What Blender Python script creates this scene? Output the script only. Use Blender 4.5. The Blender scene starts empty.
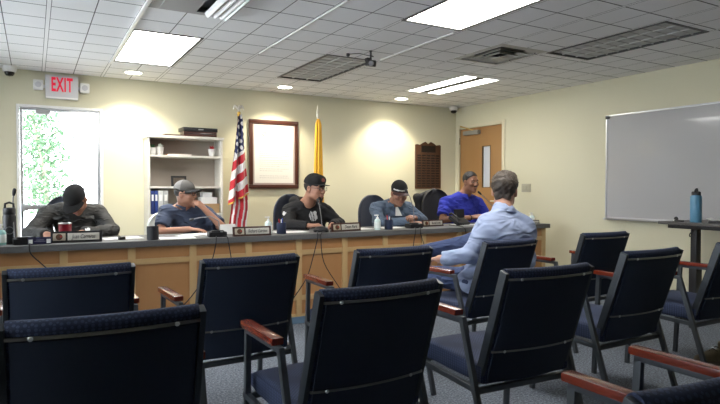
import bpy, bmesh, math, random
import numpy as np
from mathutils import Vector, Matrix
random.seed(7)
S = bpy.context.scene
COL = S.collection
PI = math.pi

# ------------------------------------------------------------------ materials
_m = {}
def mat(name, col, rough=.6, metal=0., bump=0., bscale=200., var=0., vscale=8., emit=0., spec=.5, coat=0., sheen=0., detail=3.):
    if name in _m: return _m[name]
    m = bpy.data.materials.new(name); m.use_nodes = True
    nt = m.node_tree; b = nt.nodes['Principled BSDF']
    b.inputs['Base Color'].default_value = (*col, 1)
    b.inputs['Roughness'].default_value = rough
    b.inputs['Metallic'].default_value = metal
    b.inputs['Specular IOR Level'].default_value = spec
    b.inputs['Coat Weight'].default_value = coat
    b.inputs['Sheen Weight'].default_value = sheen
    if emit:
        b.inputs['Emission Color'].default_value = (*col, 1)
        b.inputs['Emission Strength'].default_value = emit
    tc = nt.nodes.new('ShaderNodeTexCoord')
    if bump:
        n = nt.nodes.new('ShaderNodeTexNoise'); n.inputs['Scale'].default_value = bscale; n.inputs['Detail'].default_value = detail
        bp = nt.nodes.new('ShaderNodeBump'); bp.inputs['Strength'].default_value = bump; bp.inputs['Distance'].default_value = .004
        nt.links.new(tc.outputs['Object'], n.inputs['Vector']); nt.links.new(n.outputs['Fac'], bp.inputs['Height'])
        nt.links.new(bp.outputs['Normal'], b.inputs['Normal'])
    if var:
        n2 = nt.nodes.new('ShaderNodeTexNoise'); n2.inputs['Scale'].default_value = vscale; n2.inputs['Detail'].default_value = 4
        mx = nt.nodes.new('ShaderNodeMix'); mx.data_type = 'RGBA'
        mx.inputs['A'].default_value = (*[c*(1-var) for c in col], 1); mx.inputs['B'].default_value = (*[min(1, c*(1+var)) for c in col], 1)
        nt.links.new(tc.outputs['Object'], n2.inputs['Vector']); nt.links.new(n2.outputs['Fac'], mx.inputs['Factor'])
        nt.links.new(mx.outputs['Result'], b.inputs['Base Color'])
    _m[name] = m
    return m

def N(m, t): return m.node_tree.nodes.new(t)

def math_node(m, op, a, b=None):
    n = N(m, 'ShaderNodeMath'); n.operation = op
    for i, v in enumerate((a, b)):
        if v is None: continue
        if isinstance(v, (int, float)): n.inputs[i].default_value = v
        else: m.node_tree.links.new(v, n.inputs[i])
    return n.outputs[0]

def wood(name, c1, c2, rough=.4, scale=(1, 1, 12), coat=.2, bump=.03):
    m = mat(name, c1, rough, coat=coat); nt = m.node_tree; b = nt.nodes['Principled BSDF']
    tc = N(m, 'ShaderNodeTexCoord'); mp = N(m, 'ShaderNodeMapping'); mp.inputs['Scale'].default_value = scale
    n = N(m, 'ShaderNodeTexNoise'); n.inputs['Scale'].default_value = 3; n.inputs['Detail'].default_value = 6; n.inputs['Distortion'].default_value = .6
    mx = N(m, 'ShaderNodeMix'); mx.data_type = 'RGBA'; mx.inputs['A'].default_value = (*c1, 1); mx.inputs['B'].default_value = (*c2, 1)
    nt.links.new(tc.outputs['Object'], mp.inputs['Vector']); nt.links.new(mp.outputs['Vector'], n.inputs['Vector'])
    nt.links.new(n.outputs['Fac'], mx.inputs['Factor']); nt.links.new(mx.outputs['Result'], b.inputs['Base Color'])
    bp = N(m, 'ShaderNodeBump'); bp.inputs['Strength'].default_value = bump; nt.links.new(n.outputs['Fac'], bp.inputs['Height']); nt.links.new(bp.outputs['Normal'], b.inputs['Normal'])
    return m

def cloth(name, col, rough=.85, scale=9., depth=.022, var=.12):
    # garment cloth with soft creases
    m = mat(name, col, rough, var=var, vscale=10); nt = m.node_tree; b = nt.nodes['Principled BSDF']
    tc = N(m, 'ShaderNodeTexCoord'); mp = N(m, 'ShaderNodeMapping'); mp.inputs['Rotation'].default_value = (.5, .7, .3); mp.inputs['Scale'].default_value = (1, 1, 2.1)
    n = N(m, 'ShaderNodeTexNoise'); n.inputs['Scale'].default_value = scale; n.inputs['Detail'].default_value = 2.5; n.inputs['Distortion'].default_value = 1.1
    try: n.noise_type = 'RIDGED_MULTIFRACTAL'
    except Exception: pass
    bp = N(m, 'ShaderNodeBump'); bp.inputs['Strength'].default_value = .8; bp.inputs['Distance'].default_value = depth
    nt.links.new(tc.outputs['Object'], mp.inputs['Vector']); nt.links.new(mp.outputs['Vector'], n.inputs['Vector']); nt.links.new(n.outputs['Fac'], bp.inputs['Height']); nt.links.new(bp.outputs['Normal'], b.inputs['Normal'])
    return m

def fabric_dots(name, col, col2, cell=.011):
    # woven upholstery with a small diamond grid of raised dots
    m = mat(name, col, .85); nt = m.node_tree; b = nt.nodes['Principled BSDF']
    tc = N(m, 'ShaderNodeTexCoord'); mp = N(m, 'ShaderNodeMapping'); mp.inputs['Scale'].default_value = (1/cell,)*3; mp.inputs['Rotation'].default_value = (0, 0, PI/4)
    v = N(m, 'ShaderNodeTexVoronoi'); v.inputs['Randomness'].default_value = 0.; v.inputs['Scale'].default_value = 1
    nt.links.new(tc.outputs['Object'], mp.inputs['Vector']); nt.links.new(mp.outputs['Vector'], v.inputs['Vector'])
    f = math_node(m, 'LESS_THAN', v.outputs['Distance'], .42)
    mx = N(m, 'ShaderNodeMix'); mx.data_type = 'RGBA'; mx.inputs['A'].default_value = (*col, 1); mx.inputs['B'].default_value = (*col2, 1)
    nt.links.new(f, mx.inputs['Factor']); nt.links.new(mx.outputs['Result'], b.inputs['Base Color'])
    bp = N(m, 'ShaderNodeBump'); bp.inputs['Strength'].default_value = .35; bp.inputs['Distance'].default_value = .002
    nt.links.new(f, bp.inputs['Height']); nt.links.new(bp.outputs['Normal'], b.inputs['Normal'])
    return m

# ------------------------------------------------------------------ tagging
def tag(o, label=None, cat=None, group=None, kind=None):
    if label: o['label'] = label
    if cat: o['category'] = cat
    if group: o['group'] = group
    if kind: o['kind'] = kind
    return o
def empty(name, loc, rz=0., label=None, cat=None, group=None, kind=None):
    o = bpy.data.objects.new(name, None); COL.objects.link(o); o.empty_display_size = .1
    o.location = loc; o.rotation_euler = (0, 0, rz)
    return tag(o, label, cat, group, kind)
def copy_tree(o, parent=None):
    c = o.copy(); COL.objects.link(c)
    if parent: c.parent = parent
    for ch in list(o.children): copy_tree(ch, c)
    return c

# ------------------------------------------------------------------ mesh builder
def frame(d, up=(0, 0, 1)):
    d = Vector(d).normalized(); u = Vector(up)
    if abs(d.dot(u)) > .98: u = Vector((1, 0, 0))
    r = d.cross(u).normalized(); u = r.cross(d).normalized()
    return r, d, u
class MB:
    def __init__(s): s.v = []; s.f = []; s.m = []; s.mi = 0
    def add(s, vs, fs):
        o = len(s.v); s.v += [tuple(v) for v in vs]
        for f in fs: s.f.append(tuple(i+o for i in f)); s.m.append(s.mi)
        return s
    def box(s, c, d, M=None, bev=0.):
        bm = bmesh.new(); bmesh.ops.create_cube(bm, size=1.)
        for v in bm.verts: v.co = Vector((v.co.x*d[0], v.co.y*d[1], v.co.z*d[2]))
        if bev: bmesh.ops.bevel(bm, geom=bm.edges[:], offset=min(bev, min(d)*.45), segments=2, affect='EDGES', profile=.7)
        if M is not None: bm.transform(M.to_4x4())
        bm.verts.index_update()
        s.add([v.co+Vector(c) for v in bm.verts], [[v.index for v in f.verts] for f in bm.faces]); bm.free()
        return s
    def b2(s, lo, hi, bev=0.):
        return s.box([(a+b)/2 for a, b in zip(lo, hi)], [abs(b-a) for a, b in zip(lo, hi)], None, bev)
    def bar(s, a, b, w, h, up=(0, 0, 1), bev=.002):
        a = Vector(a); b = Vector(b); r, d, u = frame(b-a, up)
        return s.box((a+b)/2, (w, (b-a).length, h), Matrix((r, d, u)).transposed(), bev)
    def ring(s, rings, closed=False, caps=True):
        n = len(rings[0]); vs = [p for r in rings for p in r]; fs = []
        K = len(rings)
        for i in range(K if closed else K-1):
            for j in range(n):
                a = i*n+j; b = i*n+(j+1) % n; c = ((i+1) % K)*n+(j+1) % n; d = ((i+1) % K)*n+j
                fs.append((a, b, c, d))
        if caps and not closed: fs.append(tuple(range(n))[::-1]); fs.append(tuple((K-1)*n+j for j in range(n)))
        return s.add(vs, fs)
    def tube(s, pts, r, n=8, closed=False):
        pts = [Vector(p) for p in pts]; K = len(pts); rr = r if isinstance(r, (list, tuple)) else [r]*K
        up = None; rings = []
        for i, p in enumerate(pts):
            if closed: d = pts[(i+1) % K]-pts[i-1]
            else: d = pts[min(i+1, K-1)]-pts[max(i-1, 0)]
            d.normalize()
            if up is None:
                R, _, up = frame(d)
            up = (up-d*up.dot(d)).normalized(); R = d.cross(up)
            rings.append([p+R*math.cos(2*PI*j/n)*rr[i]+up*math.sin(2*PI*j/n)*rr[i] for j in range(n)])
        return s.ring(rings, closed)
    def lathe(s, prof, c=(0, 0, 0), n=24, axis=(0, 0, 1)):
        r, d, u = frame(axis, (0, 1, 0)) if abs(axis[2]) > .9 else frame(axis)
        c = Vector(c)
        return s.ring([[c+d*z+r*math.cos(2*PI*j/n)*max(q, 1e-4)+u*math.sin(2*PI*j/n)*max(q, 1e-4) for j in range(n)] for q, z in prof])
    def grid(s, fn, nu, nv, matfn=None):
        vs = [fn(i/nu, j/nv) for j in range(nv+1) for i in range(nu+1)]
        for j in range(nv):
            for i in range(nu):
                pass
        o = len(s.v); s.v += [tuple(v) for v in vs]
        for j in range(nv):
            for i in range(nu):
                a = o+j*(nu+1)+i
                s.f.append((a, a+1, a+nu+2, a+nu+1)); s.m.append(matfn((i+.5)/nu, (j+.5)/nv) if matfn else s.mi)
        return s
    def slab(s, fn, nu, nv, nrm, t, matfn=None):
        # a sheet with real thickness t along nrm
        nrm = Vector(nrm)*t; W = nu+1
        top = [Vector(fn(i/nu, j/nv)) for j in range(nv+1) for i in range(nu+1)]
        o = len(s.v); s.v += [tuple(v) for v in top]+[tuple(v-nrm) for v in top]; L = len(top)
        for j in range(nv):
            for i in range(nu):
                a = j*W+i; mi = matfn((i+.5)/nu, (j+.5)/nv) if matfn else s.mi
                s.f.append((o+a, o+a+1, o+a+W+1, o+a+W)); s.m.append(mi)
                s.f.append((o+L+a+W, o+L+a+W+1, o+L+a+1, o+L+a)); s.m.append(mi)
        bd = [i for i in range(W)]+[j*W+nu for j in range(1, nv+1)]+[nv*W+i for i in range(nu-1, -1, -1)]+[j*W for j in range(nv-1, 0, -1)]
        for k in range(len(bd)):
            a = bd[k]; b = bd[(k+1) % len(bd)]
            s.f.append((o+b, o+a, o+L+a, o+L+b)); s.m.append(s.mi)
        return s
    def build(s, name, mats, parent=None, smooth=True, loc=None, subsurf=0, ang=40):
        me = bpy.data.meshes.new(name); me.from_pydata(s.v, [], s.f)
        mats = mats if isinstance(mats, (list, tuple)) else [mats]
        for m in mats: me.materials.append(m)
        me.polygons.foreach_set('material_index', s.m)
        me.update()
        bm = bmesh.new(); bm.from_mesh(me); bmesh.ops.recalc_face_normals(bm, faces=bm.faces[:]); bm.to_mesh(me); bm.free()
        if smooth:
            me.polygons.foreach_set('use_smooth', [True]*len(me.polygons)); me.set_sharp_from_angle(angle=math.radians(ang))
        o = bpy.data.objects.new(name, me); COL.objects.link(o)
        if parent: o.parent = parent
        if loc: o.location = loc
        if subsurf:
            md = o.modifiers.new('sub', 'SUBSURF'); md.levels = md.render_levels = subsurf
        return o

def text(name, body, size, m, parent, M, extrude=.0006, spacing=1., shear=0., align='CENTER', bold=0.):
    cu = bpy.data.curves.new(name, 'FONT'); cu.body = body; cu.size = size; cu.extrude = extrude; cu.offset = bold
    cu.align_x = align; cu.align_y = 'CENTER'; cu.space_character = spacing; cu.shear = shear
    t = bpy.data.objects.new(name, cu); COL.objects.link(t)
    bpy.context.view_layer.update()
    me = bpy.data.meshes.new_from_object(t.evaluated_get(bpy.context.evaluated_depsgraph_get()))
    bpy.data.objects.remove(t); me.transform(M); me.materials.clear(); me.materials.append(m)
    o = bpy.data.objects.new(name, me); COL.objects.link(o); o.parent = parent
    return o
def face_m(loc, w, n=(0, -1, 0), s=1.):
    # matrix placing XY text on a plane whose normal is n
    n = Vector(n).normalized(); up = Vector((0, 0, 1)); r = up.cross(n).normalized(); up = n.cross(r)
    M = Matrix((r, up, n)).transposed().to_4x4(); M.translation = Vector(loc)
    return M @ Matrix.Diagonal((w, 1, 1, 1))

# ------------------------------------------------------------------ smooth bodies (distance field -> one continuous mesh)
def V(*a): return np.array(a, float)
def RC(a, b, ra, rb, k=.02, clips=(), op=1): return ('rc', V(*a), V(*b), ra, rb, k, clips, op)
def EL(c, ax, rad, k=.02, clips=(), op=1): return ('el', V(*c), np.array(ax, float), V(*rad), 0, k, clips, op)
I3 = ((1, 0, 0), (0, 1, 0), (0, 0, 1))
def sdf_mesh(name, prims, h, mats, parent, noise=None, matfn=None, inflate=0.):
    lo = np.full(3, 1e9); hi = -lo
    bb = []
    for p in prims:
        if p[0] == 'rc':
            r = max(p[3], p[4]); l = np.minimum(p[1], p[2])-r; u = np.maximum(p[1], p[2])+r
        else:
            r = p[3].max(); l = p[1]-r; u = p[1]+r
        bb.append((l, u))
        if p[7] > 0: lo = np.minimum(lo, l); hi = np.maximum(hi, u)
    lo -= .03+inflate; hi += .03+inflate
    n = np.ceil((hi-lo)/h).astype(int)+1
    F = np.full(n, .5, np.float32)
    ax = [lo[i]+h*np.arange(n[i]) for i in range(3)]
    for p, (l, u) in zip(prims, bb):
        g = p[5]*1.2+.03+inflate
        i0 = np.maximum(((l-g-lo)/h).astype(int), 0); i1 = np.minimum(((u+g-lo)/h).astype(int)+2, n)
        if (i1 <= i0).any(): continue
        X = ax[0][i0[0]:i1[0]][:, None, None]; Y = ax[1][i0[1]:i1[1]][None, :, None]; Z = ax[2][i0[2]:i1[2]][None, None, :]
        if p[0] == 'rc':
            a, b, ra, rb = p[1:5]; ba = b-a; L = max(ba@ba, 1e-9)
            t = np.clip(((X-a[0])*ba[0]+(Y-a[1])*ba[1]+(Z-a[2])*ba[2])/L, 0, 1)
            d = np.sqrt((X-a[0]-t*ba[0])**2+(Y-a[1]-t*ba[1])**2+(Z-a[2]-t*ba[2])**2)-(ra+(rb-ra)*t)
        else:
            c, A, rad = p[1:4]; q = [(X-c[0])*A[i][0]+(Y-c[1])*A[i][1]+(Z-c[2])*A[i][2] for i in range(3)]
            k0 = np.sqrt(sum((q[i]/rad[i])**2 for i in range(3))); k1 = np.sqrt(sum((q[i]/rad[i]**2)**2 for i in range(3)))+1e-6
            d = k0*(k0-1)/k1
        d = d-inflate
        for (pt, nn) in p[6]:
            nn = V(*nn); nn = nn/np.linalg.norm(nn)
            d = np.maximum(d, (X-pt[0])*nn[0]+(Y-pt[1])*nn[1]+(Z-pt[2])*nn[2])
        sl = F[i0[0]:i1[0], i0[1]:i1[1], i0[2]:i1[2]]; k = p[5]
        if p[7] > 0:
            hh = np.clip(.5+.5*(sl-d)/k, 0, 1); sl[...] = sl*(1-hh)+d*hh-k*hh*(1-hh)
        else:
            hh = np.clip(.5-.5*(sl+d)/k, 0, 1); sl[...] = sl*(1-hh)-d*hh+k*hh*(1-hh)
    if noise: F += noise(ax[0][:, None, None], ax[1][None, :, None], ax[2][None, None, :]).astype(np.float32)
    ins = F < 0
    nx, ny, nz = n-1
    cnt = np.zeros((nx, ny, nz), np.float32); acc = np.zeros((nx, ny, nz, 3), np.float32)
    cs = [(i, j, k) for i in (0, 1) for j in (0, 1) for k in (0, 1)]
    def sub(A, c): return A[c[0]:c[0]+nx, c[1]:c[1]+ny, c[2]:c[2]+nz]
    for c in cs:
        for a in range(3):
            if c[a]: continue
            e = list(c); e[a] = 1
            f0 = sub(F, c); f1 = sub(F, e); cr = (f0 < 0) != (f1 < 0)
            t = np.where(cr, f0/(f0-f1+1e-12), 0)
            cnt += cr
            for b in range(3): acc[..., b] += np.where(cr, (c[b]+t) if b == a else c[b], 0)
    act = cnt > 0
    idx = np.full((nx, ny, nz), -1, np.int64); idx[act] = np.arange(act.sum())
    g = np.argwhere(act); P = lo+h*(g+acc[act]/cnt[act][:, None])
    Q = []
    for a in range(3):
        b, c = (a+1) % 3, (a+2) % 3
        s0 = [slice(None)]*3; s1 = [slice(None)]*3; s0[a] = slice(0, -1); s1[a] = slice(1, None)
        A0 = ins[tuple(s0)]; A1 = ins[tuple(s1)]
        w = np.argwhere(A0 != A1); w = w[(w[:, b] > 0) & (w[:, c] > 0) & (w[:, b] < n[b]-1) & (w[:, c] < n[c]-1)]
        fl = A0[w[:, 0], w[:, 1], w[:, 2]]
        eb = np.eye(3, dtype=int)[b]; ec = np.eye(3, dtype=int)[c]
        q = np.stack([idx[tuple((w-o).T)] for o in (eb+ec, ec, 0*eb, eb)], 1)
        q[~fl] = q[~fl][:, ::-1]; Q.append(q)
    Q = np.concatenate(Q); Q = Q[(Q >= 0).all(1)]
    # keep islands; light smoothing of the vertices
    nb = np.zeros((len(P), 3)); dg = np.zeros(len(P))
    for _ in range(1):
        nb[:] = 0; dg[:] = 0
        for i in range(4):
            np.add.at(nb, Q[:, i], P[Q[:, (i+1) % 4]]); np.add.at(dg, Q[:, i], 1)
            np.add.at(nb, Q[:, i], P[Q[:, (i-1) % 4]]); np.add.at(dg, Q[:, i], 1)
        P = P*.5+.5*nb/np.maximum(dg, 1)[:, None]
    me = bpy.data.meshes.new(name); me.vertices.add(len(P)); me.vertices.foreach_set('co', P.astype(np.float32).ravel())
    me.loops.add(Q.size); me.loops.foreach_set('vertex_index', Q.astype(np.int32).ravel())
    me.polygons.add(len(Q)); me.polygons.foreach_set('loop_start', np.arange(0, Q.size, 4, dtype=np.int32))
    for m in (mats if isinstance(mats, (list, tuple)) else [mats]): me.materials.append(m)
    if matfn is not None: me.polygons.foreach_set('material_index', matfn(P[Q].mean(1)).astype(np.int32))
    me.polygons.foreach_set('use_smooth', np.ones(len(Q), bool)); me.update(calc_edges=True); me.validate()
    o = bpy.data.objects.new(name, me); COL.objects.link(o)
    if parent: o.parent = parent
    return o
def folds(amp, f=22., seed=0., stretch=(1, 1, 1)):
    def fn(X, Y, Z):
        X = X*stretch[0]; Y = Y*stretch[1]; Z = Z*stretch[2]
        a = 1-2*np.abs(np.sin(f*(X*.7+.9*Z+.3*Y)+seed+1.6*np.sin(9*Z+5*X+seed)))
        b = 1-2*np.abs(np.sin(f*.8*(.9*X-.9*Z+.5*Y)+2.1*seed+1.8*np.sin(8*X-6*Y+seed*1.7)))
        c = np.sin(f*1.5*(.2*X+1.0*Z-.8*Y)+seed*.7+1.2*np.sin(13*X+seed))
        w = .5+.5*np.sin(7*X+6*Z+seed*2); w2 = .5+.5*np.sin(6*X-9*Z+4*Y+seed)
        return amp*(.8*a*w+.8*b*w2+.3*c)
    return fn
# ------------------------------------------------------------------ shared materials
M_wall = mat('wall_paint', (.64, .61, .45), .75, bump=.08, bscale=160)
M_white = mat('white_enamel', (.78, .78, .76), .4)
M_alum = mat('aluminium', (.62, .63, .65), .35, .8)
M_black = mat('black_plastic', (.012, .012, .014), .45)
M_blackm = mat('black_metal', (.015, .015, .017), .5, .3)
M_dark = mat('dark_cavity', (.03, .03, .03), .9)
M_chrome = mat('bright_steel', (.7, .7, .68), .3, 1.)
M_paper = mat('white_paper', (.82, .82, .80), .8)
M_grey = mat('grey_plastic', (.33, .33, .33), .5)
M_louver = mat('parabolic_louver', (.52, .52, .50), .6)
M_red = mat('exit_red', (.75, .01, .05), .5, emit=.2)
M_tube = mat('lit_diffuser', (1., .97, .92), .5, emit=10.)
M_lens = mat('unlit_lens', (.62, .74, .70), .25)
M_down = mat('lit_downlight', (1., .93, .78), .5, emit=14.)
M_oak = wood('oak_door', (.33, .17, .06), (.39, .21, .08), .45, (1, 1, .12), .15)
M_birch = wood('birch_trim', (.52, .34, .15), (.60, .41, .20), .45, (1, 1, 1))
M_panel = wood('maple_panel', (.42, .20, .075), (.50, .26, .105), .5, (3, 3, .35))
M_slab = mat('grey_laminate', (.125, .125, .125), .55, var=.25, vscale=90)
M_mahog = wood('mahogany', (.040, .014, .010), (.075, .024, .015), .3, (1, 1, 3), .4)
M_arm = wood('cherry_armrest', (.125, .018, .009), (.21, .032, .014), .25, (14, 2, 14), .5)
M_frame = mat('chair_steel', (.070, .080, .090), .38, .4, bump=.05, bscale=500)
M_bar = mat('chair_back_bar', (.26, .26, .24), .28, .8)
M_fab = fabric_dots('navy_upholstery', (.011, .020, .052), (.032, .048, .105))
M_fabback = mat('navy_back_cloth', (.011, .020, .042), .9, bump=.2, bscale=700)
M_cove = mat('blue_cove_base', (.13, .21, .30), .45)
M_brass = mat('brass', (.72, .50, .18), .3, 1.)
M_glass = mat('door_glass', (1, 1, 1), .02)
nt = M_glass.node_tree
_tr = nt.nodes.new('ShaderNodeBsdfTransparent'); _gl = nt.nodes.new('ShaderNodeBsdfGlossy'); _gl.inputs['Roughness'].default_value = .02
_fr = nt.nodes.new('ShaderNodeFresnel'); _mx = nt.nodes.new('ShaderNodeMixShader')
nt.links.new(_fr.outputs[0], _mx.inputs[0]); nt.links.new(_tr.outputs[0], _mx.inputs[1]); nt.links.new(_gl.outputs[0], _mx.inputs[2])
nt.links.new(_mx.outputs[0], nt.nodes['Material Output'].inputs[0])

def ceiling_mat():
    m = mat('acoustic_tile', (.7, .7, .7), .9, bump=.25, bscale=260); nt = m.node_tree; b = nt.nodes['Principled BSDF']
    g = N(m, 'ShaderNodeNewGeometry'); sp = N(m, 'ShaderNodeSeparateXYZ'); nt.links.new(g.outputs['Position'], sp.inputs[0])
    def band(sock, off, pitch, half):
        a = math_node(m, 'DIVIDE', math_node(m, 'SUBTRACT', sock, off-50*pitch), pitch)
        fr = math_node(m, 'FRACT', math_node(m, 'ADD', a, .5))
        d = math_node(m, 'ABSOLUTE', math_node(m, 'SUBTRACT', fr, .5))
        return math_node(m, 'LESS_THAN', d, half/pitch)
    tbar = band(sp.outputs['X'], .105, .57, .0125)
    tedge = band(sp.outputs['X'], .105, .57, .0165)
    gx = band(sp.outputs['X'], .105, .285, .0035)
    gy = band(sp.outputs['Y'], 4.80, .325, .0056)
    n = N(m, 'ShaderNodeTexNoise'); n.inputs['Scale'].default_value = 120; n.inputs['Detail'].default_value = 2
    nt.links.new(g.outputs['Position'], n.inputs['Vector'])
    mx0 = N(m, 'ShaderNodeMix'); mx0.data_type = 'RGBA'; mx0.inputs['A'].default_value = (.78, .78, .785, 1); mx0.inputs['B'].default_value = (.87, .87, .875, 1)
    nt.links.new(n.outputs['Fac'], mx0.inputs['Factor'])
    dark = math_node(m, 'MAXIMUM', math_node(m, 'MAXIMUM', gx, gy), tedge)
    mx1 = N(m, 'ShaderNodeMix'); mx1.data_type = 'RGBA'; mx1.inputs['B'].default_value = (.08, .08, .078, 1)
    nt.links.new(dark, mx1.inputs['Factor']); nt.links.new(mx0.outputs['Result'], mx1.inputs['A'])
    mx2 = N(m, 'ShaderNodeMix'); mx2.data_type = 'RGBA'; mx2.inputs['B'].default_value = (.84, .84, .84, 1)
    nt.links.new(tbar, mx2.inputs['Factor']); nt.links.new(mx1.outputs['Result'], mx2.inputs['A'])
    nt.links.new(mx2.outputs['Result'], b.inputs['Base Color'])
    return m
M_ceil = ceiling_mat()
def carpet_mat():
    m = mat('loop_carpet', (.1, .1, .1), .95, bump=.6, bscale=420); nt = m.node_tree; b = nt.nodes['Principled BSDF']
    g = N(m, 'ShaderNodeNewGeometry')
    n = N(m, 'ShaderNodeTexNoise'); n.inputs['Scale'].default_value = 75; n.inputs['Detail'].default_value = 6; n.inputs['Roughness'].default_value = .8
    n2 = N(m, 'ShaderNodeTexNoise'); n2.inputs['Scale'].default_value = 3; n2.inputs['Detail'].default_value = 4
    for q in (n, n2): nt.links.new(g.outputs['Position'], q.inputs['Vector'])
    cr = N(m, 'ShaderNodeValToRGB'); e = cr.color_ramp.elements
    e[0].position = .36; e[0].color = (.055, .068, .092, 1); e[1].position = .64; e[1].color = (.38, .43, .50, 1)
    e2 = e.new(.5); e2.color = (.155, .18, .22, 1)
    nt.links.new(n.outputs['Fac'], cr.inputs[0])
    mx = N(m, 'ShaderNodeMix'); mx.data_type = 'RGBA'; mx.blend_type = 'MULTIPLY'; mx.inputs['Factor'].default_value = .3
    nt.links.new(cr.outputs[0], mx.inputs['A']); nt.links.new(n2.outputs['Fac'], mx.inputs['B']); nt.links.new(mx.outputs['Result'], b.inputs['Base Color'])
    return m
M_carpet = carpet_mat()

# ------------------------------------------------------------------ the room
XL, XR, YB, YN, H = -2.2, 5.707, 6.99, -2.8, 2.45
def rects(x0, x1, y0, y1, holes):
    xs = sorted({x0, x1, *[v for h in holes for v in h[:2]]}); ys = sorted({y0, y1, *[v for h in holes for v in h[2:]]})
    for a, b in zip(xs, xs[1:]):
        for c, d in zip(ys, ys[1:]):
            mx, my = (a+b)/2, (c+d)/2
            if not any(h[0] < mx < h[1] and h[2] < my < h[3] for h in holes): yield a, b, c, d
def struct(name, mb, m, parent=None, smooth=False):
    o = mb.build(name, m, parent, smooth); o['kind'] = 'structure'; return o
struct('floor', MB().b2((XL-.1, YN-.1, -.1), (XR+.1, YB+.1, 0)), M_carpet)
# recessed fittings: (x0, x1, y0, y1)
TROFF = {'a': (.690, 1.232, 4.785, 6.04), 'b': (2.385, 2.90, 4.785, 6.02), 'c': (4.125, 4.650, 4.90, 6.03), 'd': (4.105, 4.655, 2.59, 3.72), 'e': (2.385, 2.925, 2.25, 3.535)}
VENT1 = (.70, 1.26, 3.50, 4.13); VENT2 = (3.515, 4.055, 3.69, 4.33)
DOWN = [(.945, 6.56), (2.69, 6.565), (4.43, 6.60)]
mb = MB()
for a, b, c, d in rects(XL, XR, YN, YB, list(TROFF.values())+[VENT1, VENT2]): mb.b2((a, c, H), (b, d, H+.03))
struct('ceiling', mb, M_ceil)
DX0, DX1, DZ = -.150, .680, 2.09        # glazed exit door opening in the back wall
mb = MB()
for a, b, c, d in rects(XL-.12, XR+.12, 0, H+.03, [(DX0, DX1, 0, DZ)]): mb.b2((a, YB, c), (b, YB+.14, d))
struct('wall_back', mb, M_wall)
RY0, RY1, RZ = 5.965, 6.885, 2.115      # oak door opening in the right wall
mb = MB()
for a, b, c, d in rects(YN, YB, 0, H+.03, [(RY0, RY1, 0, RZ)]): mb.b2((XR, a, c), (XR+.12, b, d))
struct('wall_right', mb, M_wall)
ADDED_WIN = [(1.2, 3.2, .85, 2.15), (4.0, 6.0, .85, 2.15)]  # unseen windows, added so that daylight brightens the ceiling
mb = MB()
for a, b, c, d in rects(YN, YB, 0, H+.03, ADDED_WIN): mb.b2((XL-.12, a, c), (XL, b, d))
struct('wall_left', mb, M_wall)
for i, (a, b, c, d) in enumerate(ADDED_WIN):
    wn = empty('added_window_%d' % (i+1), (XL, (a+b)/2, c), kind='structure'); w = (b-a)/2; h_ = d-c
    mb = MB(); t = .04
    mb.b2((-.10, -w, 0), (-.03, -w+t, h_)).b2((-.10, w-t, 0), (-.03, w, h_)).b2((-.10, -w+t, 0), (-.03, w-t, t)).b2((-.10, -w+t, h_-t), (-.03, w-t, h_)).b2((-.09, -.02, t), (-.04, .02, h_-t))
    mb.build('added_window_frame', M_white, wn, False)
    for q in (-1, 1): MB().b2((-.068, min(q*(w-t), q*.02), t), (-.062, max(q*(w-t), q*.02), h_-t)).build('added_window_pane', M_glass, wn, False)
    MB().b2((-.03, -w-.03, -.02), (.06, w+.03, .0), .003).build('added_window_sill', M_white, wn)
struct('wall_rear', MB().b2((XL-.12, YN-.12, 0), (XR+.12, YN, H+.03)), M_wall)
mb = MB()
mb.b2((.74, YB-.012, 0), (XR, YB, .1)); mb.b2((XL, YB-.012, 0), (-.2, YB, .1))
struct('baseboard_back', mb, M_cove)
struct('baseboard_right', MB().b2((XR-.012, YN, 0), (XR, RY0-.07, .1)), M_cove)

# glazed exit door with its frame (door_1)
d1 = empty('door_1', ((DX0+DX1)/2, YB, 0), kind='structure'); ox = (DX0+DX1)/2
mb = MB(); w = (DX1-DX0)/2; t = .028
mb.b2((-w, -.015, 0), (-w+t, .11, DZ), .003).b2((w-t, -.015, 0), (w, .11, DZ), .003).b2((-w+t, -.015, DZ-t), (w-t, .11, DZ), .003)
mb.build('door_frame', M_white, d1)
mb = MB(); s_ = .026
a, b, z1 = -w+t+.003, w-t-.003, DZ-t-.003
mb.b2((a, .03, .01), (a+s_, .07, z1), .002).b2((b-s_, .03, .01), (b, .07, z1), .002).b2((a+s_, .03, z1-s_), (b-s_, .07, z1), .002).b2((a+s_, .03, .01), (b-s_, .07, .20), .002)
mb.build('door_leaf', M_alum, d1)
MB().b2((a+s_, .045, .20), (b-s_, .052, z1-s_)).build('glass_pane', M_glass, d1, False)
cl = MB().b2((-.235, -.03, 1.995), (-.10, .03, 2.045), .006).build('door_closer', M_grey, d1)
MB().tube([(-.14, -.02, 2.0), (-.13, -.03, 1.93)], .006).build('closer_arm', M_grey, cl)
pb = MB().b2((a+.01, -.045, .98), (b-.01, -.012, 1.03), .006).b2((a+.01, -.02, .97), (a+.07, .03, 1.04), .004).b2((b-.07, -.02, .97), (b-.01, .03, 1.04), .004).build('push_bar', M_alum, d1)
cc = MB(); cc.tube([(.16+.075*math.cos(i*PI/12), .042, 1.44+.075*math.sin(i*PI/12)) for i in range(24)], .003, 5, True); cc.b2((.10, .04, 1.435), (.22, .044, 1.442))
cc.build('round_decal', M_grey, d1)

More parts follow.
